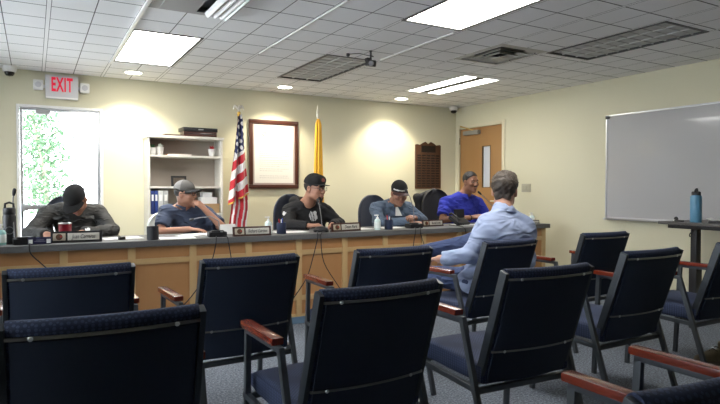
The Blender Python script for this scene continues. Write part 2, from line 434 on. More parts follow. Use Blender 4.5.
# oak door with a narrow light (door_2)
d2 = empty('door_2', (XR, (RY0+RY1)/2, 0), kind='structure'); w = (RY1-RY0)/2
M_trim = mat('cream_trim', (.66, .61, .45), .45)
mb = MB(); t = .055
mb.b2((-.018, -w-t, 0), (.11, -w, RZ+t), .004).b2((-.018, w, 0), (.11, w+t, RZ+t), .004).b2((-.018, -w, RZ), (.11, w, RZ+t), .004)
mb.build('door_frame', M_trim, d2)
ly0, ly1, lz0, lz1 = -.205, -.045, 1.23, 1.82
mb = MB()
for a, b, c, d in rects(-w+.004, w-.004, .008, RZ-.004, [(ly0, ly1, lz0, lz1)]): mb.b2((.006, a, c), (.05, b, d))
mb.build('door_leaf', M_oak, d2, False)
mb = MB()
for a, b, c, d in rects(ly0-.012, ly1+.012, lz0-.012, lz1+.012, [(ly0, ly1, lz0, lz1)]): mb.b2((.0, a, c), (.056, b, d))
mb.build('lite_frame', mat('lite_trim', (.20, .12, .05), .5), d2, False)
MB().b2((.024, ly0, lz0), (.032, ly1, lz1)).build('frosted_pane', mat('frosted_glass', (.62, .66, .70), .35), d2, False)
dc = MB().b2((-.055, .0, RZ-.105), (.006, .33, RZ-.045), .008).build('door_closer', mat('closer_grey', (.30, .30, .28), .45, .4), d2)
MB().tube([(-.04, .10, RZ-.05), (-.16, .26, RZ+.02), (-.03, .40, RZ+.03)], .008).build('closer_arm', M_brass, dc)
for z in (.25, 1.1, 1.93): MB().lathe([(.008, z-.05), (.008, z+.05)], (-.006, w+.002, 0), 10).build('hinge', mat('hinge_steel', (.25, .22, .16), .4, .8), d2)
hd = MB().b2((-.006, -w+.04, .93), (.006, -w+.09, 1.13), .002).build('handle_plate', M_chrome, d2)
MB().tube([(-.005, -w+.065, 1.03), (-.05, -w+.065, 1.03), (-.055, -w+.08, 1.03), (-.055, -w+.18, 1.03)], .009).build('door_handle', M_chrome, hd)
# corridor patch beyond the oak door so that the pane has something behind it
# ------------------------------------------------------------------ outside, seen through the exit door
M_pave = mat('pale_paving', (.75, .76, .76), .8, var=.1, vscale=3)
struct('ground', MB().b2((-7, YB+.14, -.16), (8, 22, -.04)), M_pave)
M_leaf = mat('young_leaf', (.07, .15, .07), .6); M_bark = mat('pale_bark', (.36, .30, .25), .8, var=.2)
tr = empty('tree', (-.02, 10.2, -.04), label='slender young tree with pale green leaves outside the glass exit door', cat='tree')
mb = MB(); rng = random.Random(3)
mb.tube([(.25, 0, 0), (.22, .0, .8), (.16, .02, 1.5), (.05, .0, 2.2), (-.02, .02, 2.9)], [.045, .04, .032, .022, .008], 8)
tips = []
for i in range(30):
    z = .7+2.0*i/34; a = i*2.4; L = .36*(1-.35*(i/34))*rng.uniform(.7, 1.1); x0 = .25-.1*(z/2.9)*2
    p0 = Vector((x0, 0, z)); p1 = p0+Vector((math.cos(a)*L, math.sin(a)*L, .18+.15*rng.random())); mb.tube([p0, (p0+p1)/2+Vector((0, 0, .03)), p1], [.012, .008, .004], 5)
    tips += [p0.lerp(p1, q) for q in (.35, .6, .8, 1., 1.1)]
mb.build('trunk', M_bark, tr)
mb = MB()
for p in tips:
    for k in range(16):
        c = p+Vector((rng.gauss(0, .085), rng.gauss(0, .085), rng.gauss(0, .06)))
        d = Vector((rng.gauss(0, 1), rng.gauss(0, 1), rng.gauss(-.4, .6))).normalized(); u = d.cross(Vector((rng.gauss(0, 1), rng.gauss(0, 1), rng.gauss(0, 1)))).normalized()
        L = rng.uniform(.05, .09); wd = L*.24
        mb.add([c, c+d*L*.35+u*wd, c+d*L*.35-u*wd, c+d*L*.75+u*wd*.8, c+d*L*.75-u*wd*.8, c+d*L], [(0, 1, 2), (1, 3, 4, 2), (3, 5, 4)])
mb.build('foliage', M_leaf, tr, False)
fe = empty('railing', (.6, 12.2, -.04), label='pale metal railing outside beyond the glass exit door', cat='railing')
mb = MB()
for z in (1.25, .25): mb.b2((-3, -.02, z-.02), (3, .02, z+.02))
mb.build('rail', mat('pale_steel', (.20, .21, .22), .5), fe)
for i in range(13): MB().b2((-3+i*.5-.015, -.015, 0), (-3+i*.5+.015, .015, 1.25)).build('post', mat('pale_steel', (.62, .64, .66), .5), fe)

# ------------------------------------------------------------------ ceiling fittings
def troffer(key, lit, label, group=None):
    x0, x1, y0, y1 = TROFF[key]; cx, cy = (x0+x1)/2, (y0+y1)/2; w, l = (x1-x0)/2, (y1-y0)/2
    r = empty('ceiling_light', (cx, cy, H), label=label, cat='ceiling light', group=group)
    mb = MB(); f = .014
    mb.b2((-w-.008, -l-.008, -.006), (-w+f, l+.008, .02)).b2((w-f, -l-.008, -.006), (w+.008, l+.008, .02)).b2((-w+f, -l-.008, -.006), (w-f, -l+f, .02)).b2((-w+f, l-f, -.006), (w-f, l+.008, .02))
    mb.build('light_frame', mat('troffer_edge', (.05, .05, .05), .5) if lit != 2 else M_white, r, False)
    mb = MB(); mb.b2((-w, -l, .10 if lit else .008), (w, l, .11)).b2((-w-.006, -l, .0), (-w, l, .11)).b2((w, -l, 0), (w+.006, l, .11)).b2((-w, -l-.006, 0), (w, -l, .11)).b2((-w, l, 0), (w, l+.006, .11))
    mb.build('housing', mat('troffer_inside', (.46, .465, .45), .6) if lit != 1 else M_white, r, False)
    if lit == 1:
        MB().b2((-w+f, -l+f, .0), (w-f, l-f, .006)).build('diffuser', M_tube, r, False)
    elif lit == 2:
        MB().b2((-.062, -l+f, -.004), (.062, l-f, .02)).build('centre_channel', mat('channel_grey', (.16, .16, .155), .6), r, False)
        for s in (-1, 1):
            c = s*(w-f+.062)/2; h_ = (w-f-.062)/2
            MB().b2((c-h_, -l+f, .0), (c+h_, l-f, .006)).build('diffuser', M_tube, r, False)
    else:
        for i in (1, 2):
            x = -w+2*w*i/3; MB().b2((x-.006, -l+f, -.001), (x+.006, l-f, .008)).build('long_louver', M_louver, r, False)
        nb = 10
        for i in range(1, nb):
            y = -l+2*l*i/nb; MB().b2((-w+f, y-.006, .001), (w-f, y+.006, .008)).build('cross_louver', M_louver, r, False)
    return r
troffer('a', 1, 'lit white ceiling panel at the left, in front of the bookcase wall')
troffer('e', 1, 'large lit white ceiling panel cut off by the top edge of the photo')
troffer('c', 2, 'lit ceiling fitting with two bright strips beside a grey centre channel, near the oak door')
troffer('b', 0, 'unlit grey louvred ceiling light in the middle, left of the black hanging projector')
troffer('d', 0, 'unlit grey louvred ceiling light at the right above the whiteboard side')
for (x, y), l in zip(DOWN, ('round lit downlight nearest the exit sign', 'round lit downlight above the framed certificate', 'round lit downlight above the wooden plaque')):
    r = empty('downlight', (x, y, H), label=l, cat='downlight', group='downlights along the back wall')
    MB().lathe([(.082, 0), (.112, 0), (.114, -.003), (.108, -.008), (.084, -.006), (.082, 0)], n=32).build('trim_ring', M_white, r)
    MB().lathe([(.0, -.001), (.081, -.001), (.081, -.004), (.0, -.006)], n=32).build('lens', M_down, r)
    ld = bpy.data.lights.new('downlight_lamp', 'SPOT'); ld.energy = 54; ld.color = (1., .90, .70); ld.spot_size = math.radians(112); ld.spot_blend = .55; ld.shadow_soft_size = .06
    lo_ = bpy.data.objects.new('lamp_source', ld); COL.objects.link(lo_); lo_.parent = r; lo_.location = (0, 0, -.02); lo_.rotation_euler = (math.radians(8), 0, 0)
# square supply diffuser
x0, x1, y0, y1 = VENT2
r = empty('ceiling_vent', ((x0+x1)/2, (y0+y1)/2, H), label='square four-way supply vent with dark slots, right of the large lit panel', cat='vent')
w = (x1-x0)/2; l = (y1-y0)/2
def sqring(mb, a, b, za, zb, t=.003):
    # sloping square vane from half-size a (at za) to half-size b (at zb)
    for q in range(4):
        c, s = math.cos(q*PI/2), math.sin(q*PI/2)
        P = [(-a, -a, za), (a, -a, za), (b, -b, zb), (-b, -b, zb)]
        P = [((x*c-y*s)*w/.27, (x*s+y*c)*l/.27, z) for x, y, z in P]
        mb.add(P+[(x, y, z+t) for x, y, z in P], [(0, 1, 2, 3), (7, 6, 5, 4), (0, 4, 5, 1), (2, 6, 7, 3), (1, 5, 6, 2), (3, 7, 4, 0)])
    return mb
M_vent = mat('vent_enamel', (.50, .49, .44), .5)
sqring(MB(), .275, .235, -.002, -.010).build('outer_flange', M_vent, r, False)
for a, z in ((.225, -.002), (.170, -.014), (.115, -.026)): sqring(MB(), a, a-.038, z, z+.030).build('vane', M_vent, r, False)
MB().b2((-.05*w/.27, -.05*l/.27, -.036), (.05*w/.27, .05*l/.27, -.030)).build('centre_plate', M_vent, r, False)
MB().b2((-w, -l, .06), (w, l, .07)).b2((-w-.004, -l, 0), (-w, l, .07)).b2((w, -l, 0), (w+.004, l, .07)).b2((-w, -l-.004, 0), (w, -l, .07)).b2((-w, l, 0), (w, l+.004, .07)).build('duct_box', M_dark, r, False)
# grille with curved blades, top left
x0, x1, y0, y1 = VENT1
r = empty('ceiling_vent', ((x0+x1)/2, (y0+y1)/2, H), label='grey return grille with curved white blades at the top edge, left of centre', cat='vent')
w = (x1-x0)/2; l = (y1-y0)/2
mb = MB()
for a, b, c, d in rects(-w, w, -l, l, [(-w+.06, w-.03, -l+.03, l-.06)]): mb.b2((a, c, -.008), (b, d, .0))
mb.build('outer_flange', M_grey, r, False)
MB().b2((-w+.06, -l+.03, -.016), (-w+.30, l-.06, -.004), .003).build('face_plate', M_grey, r, False)
for i in range(3):
    x = -w+.36+.050*i
    mb = MB(); mb.slab(lambda u, v: (x+.05*u, -l+.04+(2*l-.11)*v, -.012-.03*math.sin(u*PI)), 8, 1, (0, 0, 1), .004)
    mb.build('blade', mat('white_blade', (.80, .80, .80), .4), r)
MB().slab(lambda u, v: (w-.075+.05*u, -l+.04+(2*l-.11)*v, -.01-.035*math.sin(u*PI)), 8, 1, (0, 0, 1), .004).build('side_lens', M_lens, r)
MB().b2((-w, -l, .05), (w, l, .06)).b2((-w-.004, -l, 0), (-w, l, .06)).b2((w, -l, 0), (w+.004, l, .06)).b2((-w, -l-.004, 0), (w, -l, .06)).b2((-w, l, 0), (w, l+.004, .06)).build('duct_box', M_grey, r, False)
# white strip added for the sheen on the T-bar beside the left light
c = MB().b2((.660, 3.3, -.022), (.684, 6.12, 0), .004).build('sheen_strip', M_white); c.location.z = H
tag(c, 'added white strip for T-bar sheen on the ceiling along the left lit panel', 'sheen_strip')
for (x, y0, y1, l) in ((1.82, 3.35, 5.05, 'added white strip for T-bar highlight between the left lit panel and the middle fittings'), (2.925, 3.62, 4.72, 'added white strip for T-bar highlight right of the hanging projector')):
    c = MB().b2((-.005, y0-4, -.008), (.005, y1-4, 0), .002).build('sheen_strip', M_white); c.location = (x, 4, H); tag(c, l, 'sheen_strip')  # thin white strips stand in for highlights on the ceiling T-bars
# hanging black projector
r = empty('projector', (2.66, 4.46, H), label='small black projector hanging from a short ceiling pole in mid room', cat='projector')
MB().lathe([(.014, -.0), (.014, -.008), (.009, -.012), (.009, -.085)], n=16).tube([(0, 0, -.045), (.03, .005, -.05)], .006).build('pole', M_black, r)
mb = MB(); mb.box((0, 0, -.115), (.080, .070, .055), Matrix.Rotation(.3, 3, 'Z') @ Matrix.Rotation(.18, 3, 'X'), .014); mb.box((-.035, .0, -.085), (.03, .05, .03), None, .006); mb.build('housing', M_black, r)
MB().lathe([(.022, 0), (.024, .02), (.018, .024), (.0, .024)], (-.02, -.035, -.125), 16, (-.3, -.9, -.1)).build('lens', mat('lens_dark', (.25, .26, .28), .15), r)
MB().tube([(0, 0, -.05), (-.06, .10, -.012), (-.12, .2, -.005)], .004, 6).build('cable', M_black, r)
MB().lathe([(.016, 0), (.016, -.02), (.010, -.028), (0, -.028)], (-.125, .2, 0), 12).build('cable_grommet', M_black, r)
# dome cameras
def dome(loc, label, ang):
    r = empty('security_camera', loc, ang, label, 'camera')
    MB().lathe([(.0, 0), (.066, 0), (.068, -.02), (.058, -.055), (.046, -.06)], n=28).build('housing', M_white, r)
    MB().lathe([(.046, -.058), (.045, -.075), (.032, -.096), (.0, -.104)], n=24).build('dome_lens', mat('smoked_dome', (.01, .01, .012), .1), r)
dome((-.20, 6.86, H), 'white dome security camera on the ceiling left of the exit sign', 0)
dome((5.56, 6.86, H), 'white dome security camera in the ceiling corner above the oak door', 0)
# exit sign with two lamp heads
r = empty('exit_sign', (.277, YB, 2.165), label='grey exit sign with red letters and two white emergency lamps above the glass door', cat='sign')
mb = MB(); mb.b2((-.157, -.055, 0), (.157, 0, .25), .006); mb.build('housing', mat('sign_grey', (.60, .60, .61), .5), r)
MB().b2((-.150, -.062, -.002), (.150, -.052, .018), .003).build('lower_trim', M_white, r)
text('lettering', 'EXIT', .205, M_red, r, face_m((.0, -.0565, .143), .45), .002, 1.12, bold=.006)
for s in (-1, 1):
    a = MB().b2((s*.170-.02, -.035, .11), (s*.170+.02, -.01, .14)).build('lamp_arm', M_white, r)
    MB().box((s*.222, -.035, .135+(.0 if s > 0 else .0)), (.095, .06, .105), None, .014).build('emergency_lamp', M_white, r)
    MB().lathe([(.0, 0), (.03, .0), (.03, .004), (0, .006)], (s*.222, -.066, .135), 20, (0, -1, 0)).build('lamp_lens', mat('lamp_lens', (.6, .6, .62), .2), r)
# switches by the door
r = empty('light_switch', (XR, 5.515, 1.215), label='cream switch plate on the wall right of the oak door', cat='light switch')
MB().b2((-.008, -.08, -.055), (0, .08, .055), .004).build('cover_plate', mat('switch_cream', (.42, .40, .31), .4), r)
for y in (-.046, 0, .046): MB().b2((-.013, y-.013, -.03), (-.007, y+.013, .03), .002).build('rocker', mat('switch_cream', (.42, .40, .31), .4), r)
# ------------------------------------------------------------------ whiteboard
r = empty('whiteboard', (XR, 3.03, .885), label='large glossy whiteboard with aluminium frame on the right wall', cat='whiteboard')
M_wb = mat('whiteboard_enamel', (.43, .43, .435), .16, bump=.35, bscale=1.2, detail=0, coat=.3)
L2, Hh = 1.235, 1.135
MB().b2((-.022, -L2, 0), (-.006, L2, Hh)).build('writing_surface', M_wb, r, False)
mb = MB(); f = .018
mb.b2((-.03, -L2-f, -f), (0, -L2, Hh+f), .003).b2((-.03, L2, -f), (0, L2+f, Hh+f), .003).b2((-.03, -L2, Hh), (0, L2, Hh+f), .003).b2((-.03, -L2, -f), (0, L2, 0), .003)
mb.build('board_frame', M_alum, r)
MB().b2((-.085, -L2+.05, -.03), (-.0, L2-.0, -.018), .003).b2((-.085, -L2+.05, -.03), (-.08, L2, -.010), .002).build('marker_tray', M_alum, r)
MB().b2((-.036, L2-.03, Hh-.025), (-.02, L2+.02, Hh+.012), .002).build('corner_clip', M_black, r)

# ------------------------------------------------------------------ flag poles and flags
def pole(r, h, y=0):
    MB().tube([(0, y, .0), (0, y, h)], .0125, 12).build('pole', M_brass if h > 2.2 else M_mahog, r)
    MB().lathe([(.0, 0), (.15, 0), (.155, .015), (.10, .035), (.03, .06), (.022, .11), (0, .11)], n=28).build('pole_base', M_brass, r)
M_fr = mat('flag_red', (.48, .012, .025), .75, sheen=.3); M_fw = mat('flag_white', (.70, .68, .68), .75); M_fb = mat('flag_navy', (.020, .025, .085), .75); M_fg = mat('gold_fringe', (.62, .38, .06), .6)
fx, fy = 2.10, 6.55
us = empty('national_flag', (fx, fy, 0), label='American flag hanging furled on an eagle topped pole, left of the framed certificate', cat='flag')
pole(us, 2.08)
def lr(v):
    xl = np.interp(v, [0, .12, .4, .75, 1], [-.018, -.045, -.075, -.125, -.150]); xr = np.interp(v, [0, .12, .4, .75, 1], [.014, .030, .045, .075, .098]); return xl, xr
def fp(u, v):
    xl, xr = lr(v); z = 2.065-1.055*v*(1-.12*u)
    return (xl+(xr-xl)*u, -.075+(.008+.026*v)*math.sin(u*13+v*2.2)+.015*math.sin(u*5-1), z)
def fm(u, v):
    x, y, z = fp(u, v)
    if v > .978: return 3
    w_ = z-.85*(x-.0)
    if z > 1.635+.85*(x+.02)-(.0 if u < .5 else .02):
        # stars of the canton
        q = ((x+.01)*22+z*3.) % 1.; p = (z*12.5+.5*math.floor((x+.01)*22+z*3.)) % 1.
        return 1 if (q-.5)**2+(p-.5)**2 < .095 else 2
    return 0 if int(math.floor((w_+.012)/.100)) % 2 == 1 else 1
MB().slab(fp, 46, 200, (0, -1, 0), -.003, fm).build('flag_cloth', [M_fr, M_fw, M_fb, M_fg], us, ang=180)
def rp(u, v):
    return (-.115+.205*u+.012*math.sin(v*5), .040-.078+.014*math.sin(u*15+v), 1.15-.42*v+.03*math.sin(u*6))
MB().slab(rp, 40, 24, (0, -1, 0), -.003, lambda u, v: 1 if (u*3.6+v*.35) % 1 > .62 else 0).build('rear_fold', [M_fr, M_fw], us, ang=180)
MB().slab(lambda u, v: (np.interp(u, [0, 1], [-.020, .016]), -.03+.016*math.cos(u*6.28), 2.10-.05*v), 12, 2, (0, -1, 0), -.004).build('gold_heading', M_fg, us, ang=180)
# eagle finial
M_eagle = mat('silvered_eagle', (.72, .70, .66), .35, .7)
mb = MB(); mb.lathe([(.0, 2.075), (.018, 2.08), (.020, 2.10), (.008, 2.115), (.008, 2.13), (0, 2.13)], n=16)
for s in (-1, 1):
    mb.tube([(0, 0, 2.135), (s*.02, 0, 2.15), (s*.036, 0, 2.175), (s*.042, 0, 2.185)], [.008, .014, .012, .005], 8)
    mb.tube([(s*.040, 0, 2.18), (s*.055, -.0, 2.155), (s*.064, 0, 2.125)], [.010, .012, .003], 8)
mb.tube([(0, 0, 2.12), (0, -.006, 2.15), (.002, -.012, 2.175), (.006, -.03, 2.178)], [.010, .016, .010, .003], 8)
mb.build('eagle_finial', M_eagle, us)
nm = empty('state_flag', (3.125, fy, 0), label='plain yellow flag hanging furled on a spear topped pole, right of the framed certificate', cat='flag')
pole(nm, 2.10)
M_fy = mat('flag_yellow', (.83, .42, .02), .7, sheen=.3, var=.12, vscale=18)
def yp(u, v):
    w_ = np.interp(v, [0, .06, .5, 1], [.014, .036, .052, .068]); a = u*2*PI
    rr = w_*(1+.22*math.sin(a*7+v*1.5))
    return (rr*math.cos(a)+.008, -.012+rr*.55*math.sin(a), 2.085-1.2*v)
mb = MB(); mb.ring([[yp(i/56, j/60) for i in range(56)] for j in range(61)]); mb.build('flag_cloth', M_fy, nm, ang=180)
MB().lathe([(.0, 2.08), (.014, 2.085), (.010, 2.11), (.018, 2.13), (.016, 2.16), (.005, 2.23), (0, 2.26)], n=12).build('spear_finial', mat('silver_spear', (.7, .68, .6), .3, .9), nm)
# ------------------------------------------------------------------ framed certificate and plaque
r = empty('framed_certificate', (2.705, YB, 1.205), label='large mahogany framed certificate with a round seal, between the two flags', cat='picture')
mb = MB(); w_, h_, f = .338, .88, .05
for a, b, c, d in [(-w_, w_, 0, f), (-w_, w_, h_-f, h_)]: mb.b2((a, -.035, c), (b, 0, d), .008)
for a, b in [(-w_, -w_+f), (w_-f, w_)]: mb.b2((a, -.035, f), (b, 0, h_-f), .008)
mb.build('picture_frame', M_mahog, r)
MB().b2((-w_+f, -.02, f), (w_-f, -.004, h_-f)).build('mount', mat('mount_pink', (.42, .34, .32), .7), r, False)
mb = MB(); mb.tube([(-.135+.028*math.cos(i*PI/12), -.0245, .70+.028*math.sin(i*PI/12)) for i in range(24)], .0035, 6, True); mb.tube([(-.135+.016*math.cos(i*PI/8), -.0245, .70+.016*math.sin(i*PI/8)) for i in range(16)], .002, 6, True)
mb.build('seal', mat('seal_grey', (.22, .23, .24), .6), r)
mb = MB().b2((-w_+f+.022, -.0225, f+.022), (w_-f-.022, -.019, h_-f-.022)); mb.mi = 1; rg = random.Random(5)
for i, z in enumerate([.47, .445, .42, .395, .36, .335, .31, .285, .25, .225, .16, .135]):
    x = -.20
    while x < (.19 if i not in (3, 7, 9) else .08):
        L = rg.uniform(.012, .035); mb.b2((x, -.0232, z), (min(x+L, .2), -.0222, z+.005)); x += L+.007
mb.build('document', [mat('document_paper', (.78, .77, .73), .6), mat('faint_ink', (.42, .42, .42), .7)], r, False)
r = empty('award_plaque', (5.17, YB+.003, 1.205), label='carved walnut plaque with rows of small bronze name plates, left of the oak door', cat='plaque')
M_wal = wood('walnut', (.055, .024, .011), (.09, .038, .017), .35, (2, 2, .8), .3)
out = [(-.235, 0), (.235, 0), (.235, .655), (.21, .665), (.15, .655), (.10, .685), (.05, .705), (.02, .685), (0, .67), (-.02, .685), (-.05, .705), (-.10, .685), (-.15, .655), (-.21, .665), (-.235, .655)]
mb = MB(); mb.ring([[(x, -.022, z) for x, z in out], [(x, 0, z) for x, z in out]]); mb.build('backboard', M_wal, r, False)
MB().b2((-.13, -.027, .545), (.13, -.022, .645), .003).build('title_plate', mat('dark_bronze', (.025, .02, .018), .35, .5), r)
pm = mat('bronze_plate', (.10, .055, .025), .4, .5)
proto = None
for c in range(5):
    for q in range(13):
        x = -.17+.085*c; z = .03+.038*q
        if proto is None: proto = MB().b2((-.033, -.026, 0), (.033, -.021, .021), .001).build('name_plate', mat('dark_bronze', (.025, .02, .018), .35, .5), r); o = proto
        else: o = proto.copy(); COL.objects.link(o)
        o.parent = r; o.location = (x, 0, z)
# ------------------------------------------------------------------ bookcase and what stands in it
M_case = mat('putty_laminate', (.66, .64, .58), .5)
bx, by = 1.531, 6.69
bc = empty('bookcase', (bx, by, 0), label='tall putty coloured open bookcase against the back wall', cat='bookcase')
w, dp, top = .422, .295, 1.805
for s in (-1, 1): MB().b2((s*w-(.022 if s > 0 else 0), 0, 0), (s*w+(.022 if s < 0 else 0), dp, top-.03), .002).build('side_panel', M_case, bc)
MB().b2((-w-.012, -.012, top-.03), (w+.012, dp, top), .003).build('top_panel', M_case, bc)
SH = [.05, .36, .64, .915, 1.228, 1.582]
for z in SH: MB().b2((-w+.022, .004, z-.022), (w-.022, dp-.008, z), .002).build('shelf', M_case, bc)
MB().b2((-w+.022, dp-.008, .0), (w-.022, dp, top-.03)).build('back_panel', mat('case_back', (.40, .35, .30), .7), bc, False)
def atcase(x, y, z): return (bx+x, by+y, z)
# on top
r = empty('picture_frame', atcase(-.10, .13, top), .1, 'flat dark wooden picture frame lying on the bookcase top, at the left', 'picture frame')
MB().b2((-.15, -.10, 0), (.13, .10, .018), .004).build('frame_border', M_mahog, r); MB().b2((-.12, -.07, .017), (.10, .07, .020)).build('backing', M_grey, r)
r = empty('wooden_box', atcase(.17, .14, top), -.03, 'reddish brown wooden box lying under a black case on the bookcase', 'box')
MB().b2((-.19, -.11, 0), (.19, .11, .062), .004).build('box_body', M_mahog, r); MB().b2((-.192, -.112, .03), (.192, .112, .036)).build('lid_seam', M_black, r)
r = empty('black_case', atcase(.165, .14, top+.062), .04, 'flat black case lying on the wooden box above the bookcase', 'case')
MB().b2((-.20, -.115, 0), (.20, .115, .045), .006).build('case_body', M_black, r); MB().b2((-.03, -.122, .016), (.03, -.114, .03), .002).build('clasp', M_grey, r)
# top shelf
def potted(x, z, label, flower, scale=1.):
    r = empty('potted_plant', atcase(x, .10, z), random.random(), label, 'plant')
    MB().lathe([(.0, 0), (.028*scale, 0), (.040*scale, .08*scale), (.043*scale, .085*scale), (.036*scale, .085*scale), (.034*scale, .07*scale), (0, .07*scale)], n=24).build('pot', M_white, r)
    mb = MB(); g = random.Random(int(x*100))
    for i in range(22):
        a = g.random()*6.28; q = g.uniform(.01, .042)*scale; h_ = g.uniform(.075, .125)*scale
        p = Vector((0, 0, .07*scale)); e = Vector((math.cos(a)*q, math.sin(a)*q, h_)); mb.tube([p, p.lerp(e, .6)+Vector((0, 0, .01)), e], [.004, .008, .002], 5)
    mb.build('foliage' if not flower else 'flowers', flower or mat('dark_foliage', (.03, .09, .03), .6), r)
potted(-.355, SH[5], 'small white pot with dark leaves at the left end of the top shelf', None)
potted(-.275, SH[5], 'white pot with pale leaning leaves, second from the left on the top shelf', mat('pale_leaf', (.60, .64, .58), .6), 1.1)
potted(.315, SH[5], 'white pot with red flowers at the right end of the top shelf', mat('red_petal', (.42, .01, .02), .6), 1.05)
r = empty('thin_book', atcase(-.06, .12, SH[5]), .0, 'thin orange brown book lying flat on the top shelf', 'book')
MB().b2((-.15, -.09, 0), (.12, .09, .018), .002).build('cover', mat('orange_cover', (.38, .12, .035), .6), r); MB().b2((-.147, -.0905, .003), (.122, .087, .015)).build('pages', M_paper, r)
# middle shelf
r = empty('small_photo', atcase(-.06, .14, SH[4]), .05, 'small black framed photo standing on the middle shelf', 'picture frame')
M_ = Matrix.Rotation(-.12, 3, 'X')
MB().box((0, 0, .062), (.175, .014, .122), M_, .003).build('frame_border', M_black, r); MB().box((0, -.009, .062), (.125, .004, .078), M_).build('photo', mat('dim_photo', (.09, .07, .05), .5, var=.6, vscale=30), r)
# lower shelf: binders and boxes
for i, (c, l, wd) in enumerate([((.015, .03, .14), 'dark blue ring binder at the left end of the binder shelf', .034), ((.02, .045, .20), 'blue ring binder, second from the left on the binder shelf', .036), ((.55, .56, .55), 'pale grey ring binder, third from the left on the binder shelf', .05), ((.40, .41, .41), 'wide grey ring binder, rightmost of the binders behind the man in the grey cap', .05)]):
    x = [-.375, -.335, -.287, -.232][i]
    r = empty('ring_binder', atcase(x, .14, SH[3]), 0, l, 'binder', 'ring binders on the bookcase')
    mb = MB(); mb.b2((-wd/2, -.13, 0), (-wd/2+.004, .11, .265), .001).b2((wd/2-.004, -.13, 0), (wd/2, .11, .265), .001).b2((-wd/2, -.133, 0), (wd/2, -.128, .265), .001)
    mb.build('cover', mat('binder_%d' % i, c, .45), r); MB().b2((-wd/2+.005, -.127, .01), (wd/2-.005, .105, .25)).build('pages', M_paper, r, False)
    MB().b2((-wd*.3, -.1345, .15), (wd*.3, -.1325, .22)).build('spine_label', M_paper, r, False)
def carton(x, y, z, d, c, label, rz=0.):
    r = empty('storage_box', atcase(x, y, z), rz, label, 'box')
    MB().b2((-d[0]/2, -d[1]/2, 0), (d[0]/2, d[1]/2, d[2]*.8), .002).build('box_body', c, r); MB().b2((-d[0]/2-.003, -d[1]/2-.003, d[2]*.78), (d[0]/2+.003, d[1]/2+.003, d[2]), .002).build('lid', c, r)
M_card = mat('cardboard', (.42, .28, .14), .8)
carton(.28, .13, SH[3], (.21, .2, .11), M_card, 'tan cardboard box at the right end of the binder shelf')
carton(.27, .13, SH[3]+.11, (.18, .18, .075), M_paper, 'white box stacked on the tan cardboard box')
carton(.25, .12, SH[3]+.185, (.11, .13, .06), mat('pale_box', (.68, .69, .69), .6), 'smaller white box topmost of the stack at the right of the bookcase')
carton(.24, .13, SH[2], (.28, .2, .17), mat('grey_card', (.38, .36, .32), .8), 'grey brown box on the shelf below the binders')

# ------------------------------------------------------------------ the dais counter
CZ, CY = .798, 4.65
ct = empty('dais_counter', (2.0, CY, 0), label='long council counter with grey top, birch frame and maple panels', cat='counter')
cx0, cx1 = -1.25-2.0, 5.20-2.0
MB().b2((cx0, 0, CZ-.048), (cx1, .62, CZ), .004).build('countertop', M_slab, ct)
MB().b2((cx0+.04, .045, .06), (cx1-.05, .06, CZ-.048)).build('front_panel', M_panel, ct, False)
st = [-1.21, -.75, -.28, .186, .652, 1.118, 1.585, 2.05, 2.514, 2.96, 3.42, 3.88, 4.34, 4.80, 5.13]
for x in st: MB().b2((x-2.0-.027, .028, .06), (x-2.0+.027, .05, CZ-.048), .002).build('stile', M_birch, ct)
for a, b in zip(st, st[1:]):
    for z0, z1 in ((.612, .655), (.205, .25), (.06, .085)): MB().b2((a-2.0+.027, .030, z0), (b-2.0-.027, .05, z1), .002).build('rail', M_birch, ct)
MB().b2((cx0+.04, .02, 0), (cx1-.05, .06, .06), .003).build('cove_base', M_cove, ct)
for x in (cx0+.04, cx1-.07): MB().b2((x, .06, 0), (x+.02, .60, CZ-.048)).build('end_panel', M_birch, ct)

# things on the counter -------------------------------------------------
def onc(x, y): return (x, y, CZ)
def nameplate(xa, ya, xb, yb, name, label, dark=M_black, script=True):
    a = Vector((xa, ya, 0)); b = Vector((xb, yb, 0)); L = (b-a).length; c = (a+b)/2
    r = empty('nameplate', onc(c.x, c.y), math.atan2(b.y-a.y, b.x-a.x), label, 'nameplate', 'nameplates along the counter')
    h_ = L*.235; T = Matrix.Rotation(-.16, 3, 'X')
    MB().box((0, .01, h_/2+.002), (L, .018, h_), T, .003).b2((-L/2, -.012, 0), (L/2, .035, .008), .002).build('holder', dark, r)
    MB().box((L*.135, -.0015, h_/2+.002), (L*.62, .006, h_*.66), T, .006).build('name_card', mat('name_card', (.60, .57, .50), .5), r)
    e = MB().box((-L*.335, -.0015, h_/2+.002), (L*.24, .006, h_*.66), T, .004).build('emblem_card', mat('emblem_card', (.50, .45, .34), .5), r)
    mb = MB(); mb.lathe([(0, 0), (h_*.28, 0), (h_*.28, .003), (0, .003)], (-L*.335, -.0035, h_/2+.002), 20, (0, -1, .16)); mb.build('emblem_disc', mat('emblem_brown', (.10, .045, .02), .5), e)
    mb = MB(); mb.lathe([(0, 0), (h_*.10, 0), (h_*.10, .003), (0, .003)], (-L*.30, -.0065, h_/2+.006), 12, (0, -1, .16)); mb.build('emblem_center', mat('emblem_red', (.35, .03, .02), .5), e)
    if name: text('lettering', name, h_*.55, mat('name_ink', (.03, .03, .035), .6), r, face_m((L*.135, -.0062, h_/2+.002), min(.8, 8.2/len(name)), (0, -1, .16)), .0006, 1., .25)
    return r
nameplate(.105, 4.80, .452, 4.765, 'Juan Carreras', 'nameplate in front of the man in the black cap writing, by the red mug')
nameplate(1.455, 4.70, 1.79, 4.69, 'Richard Gordon', 'nameplate left of the dark pen cup, in front of the yellow wall gap', M_mahog)
nameplate(2.42, 4.76, 2.75, 4.80, 'Dean Park', 'nameplate right of the man in the black hoodie', M_mahog)
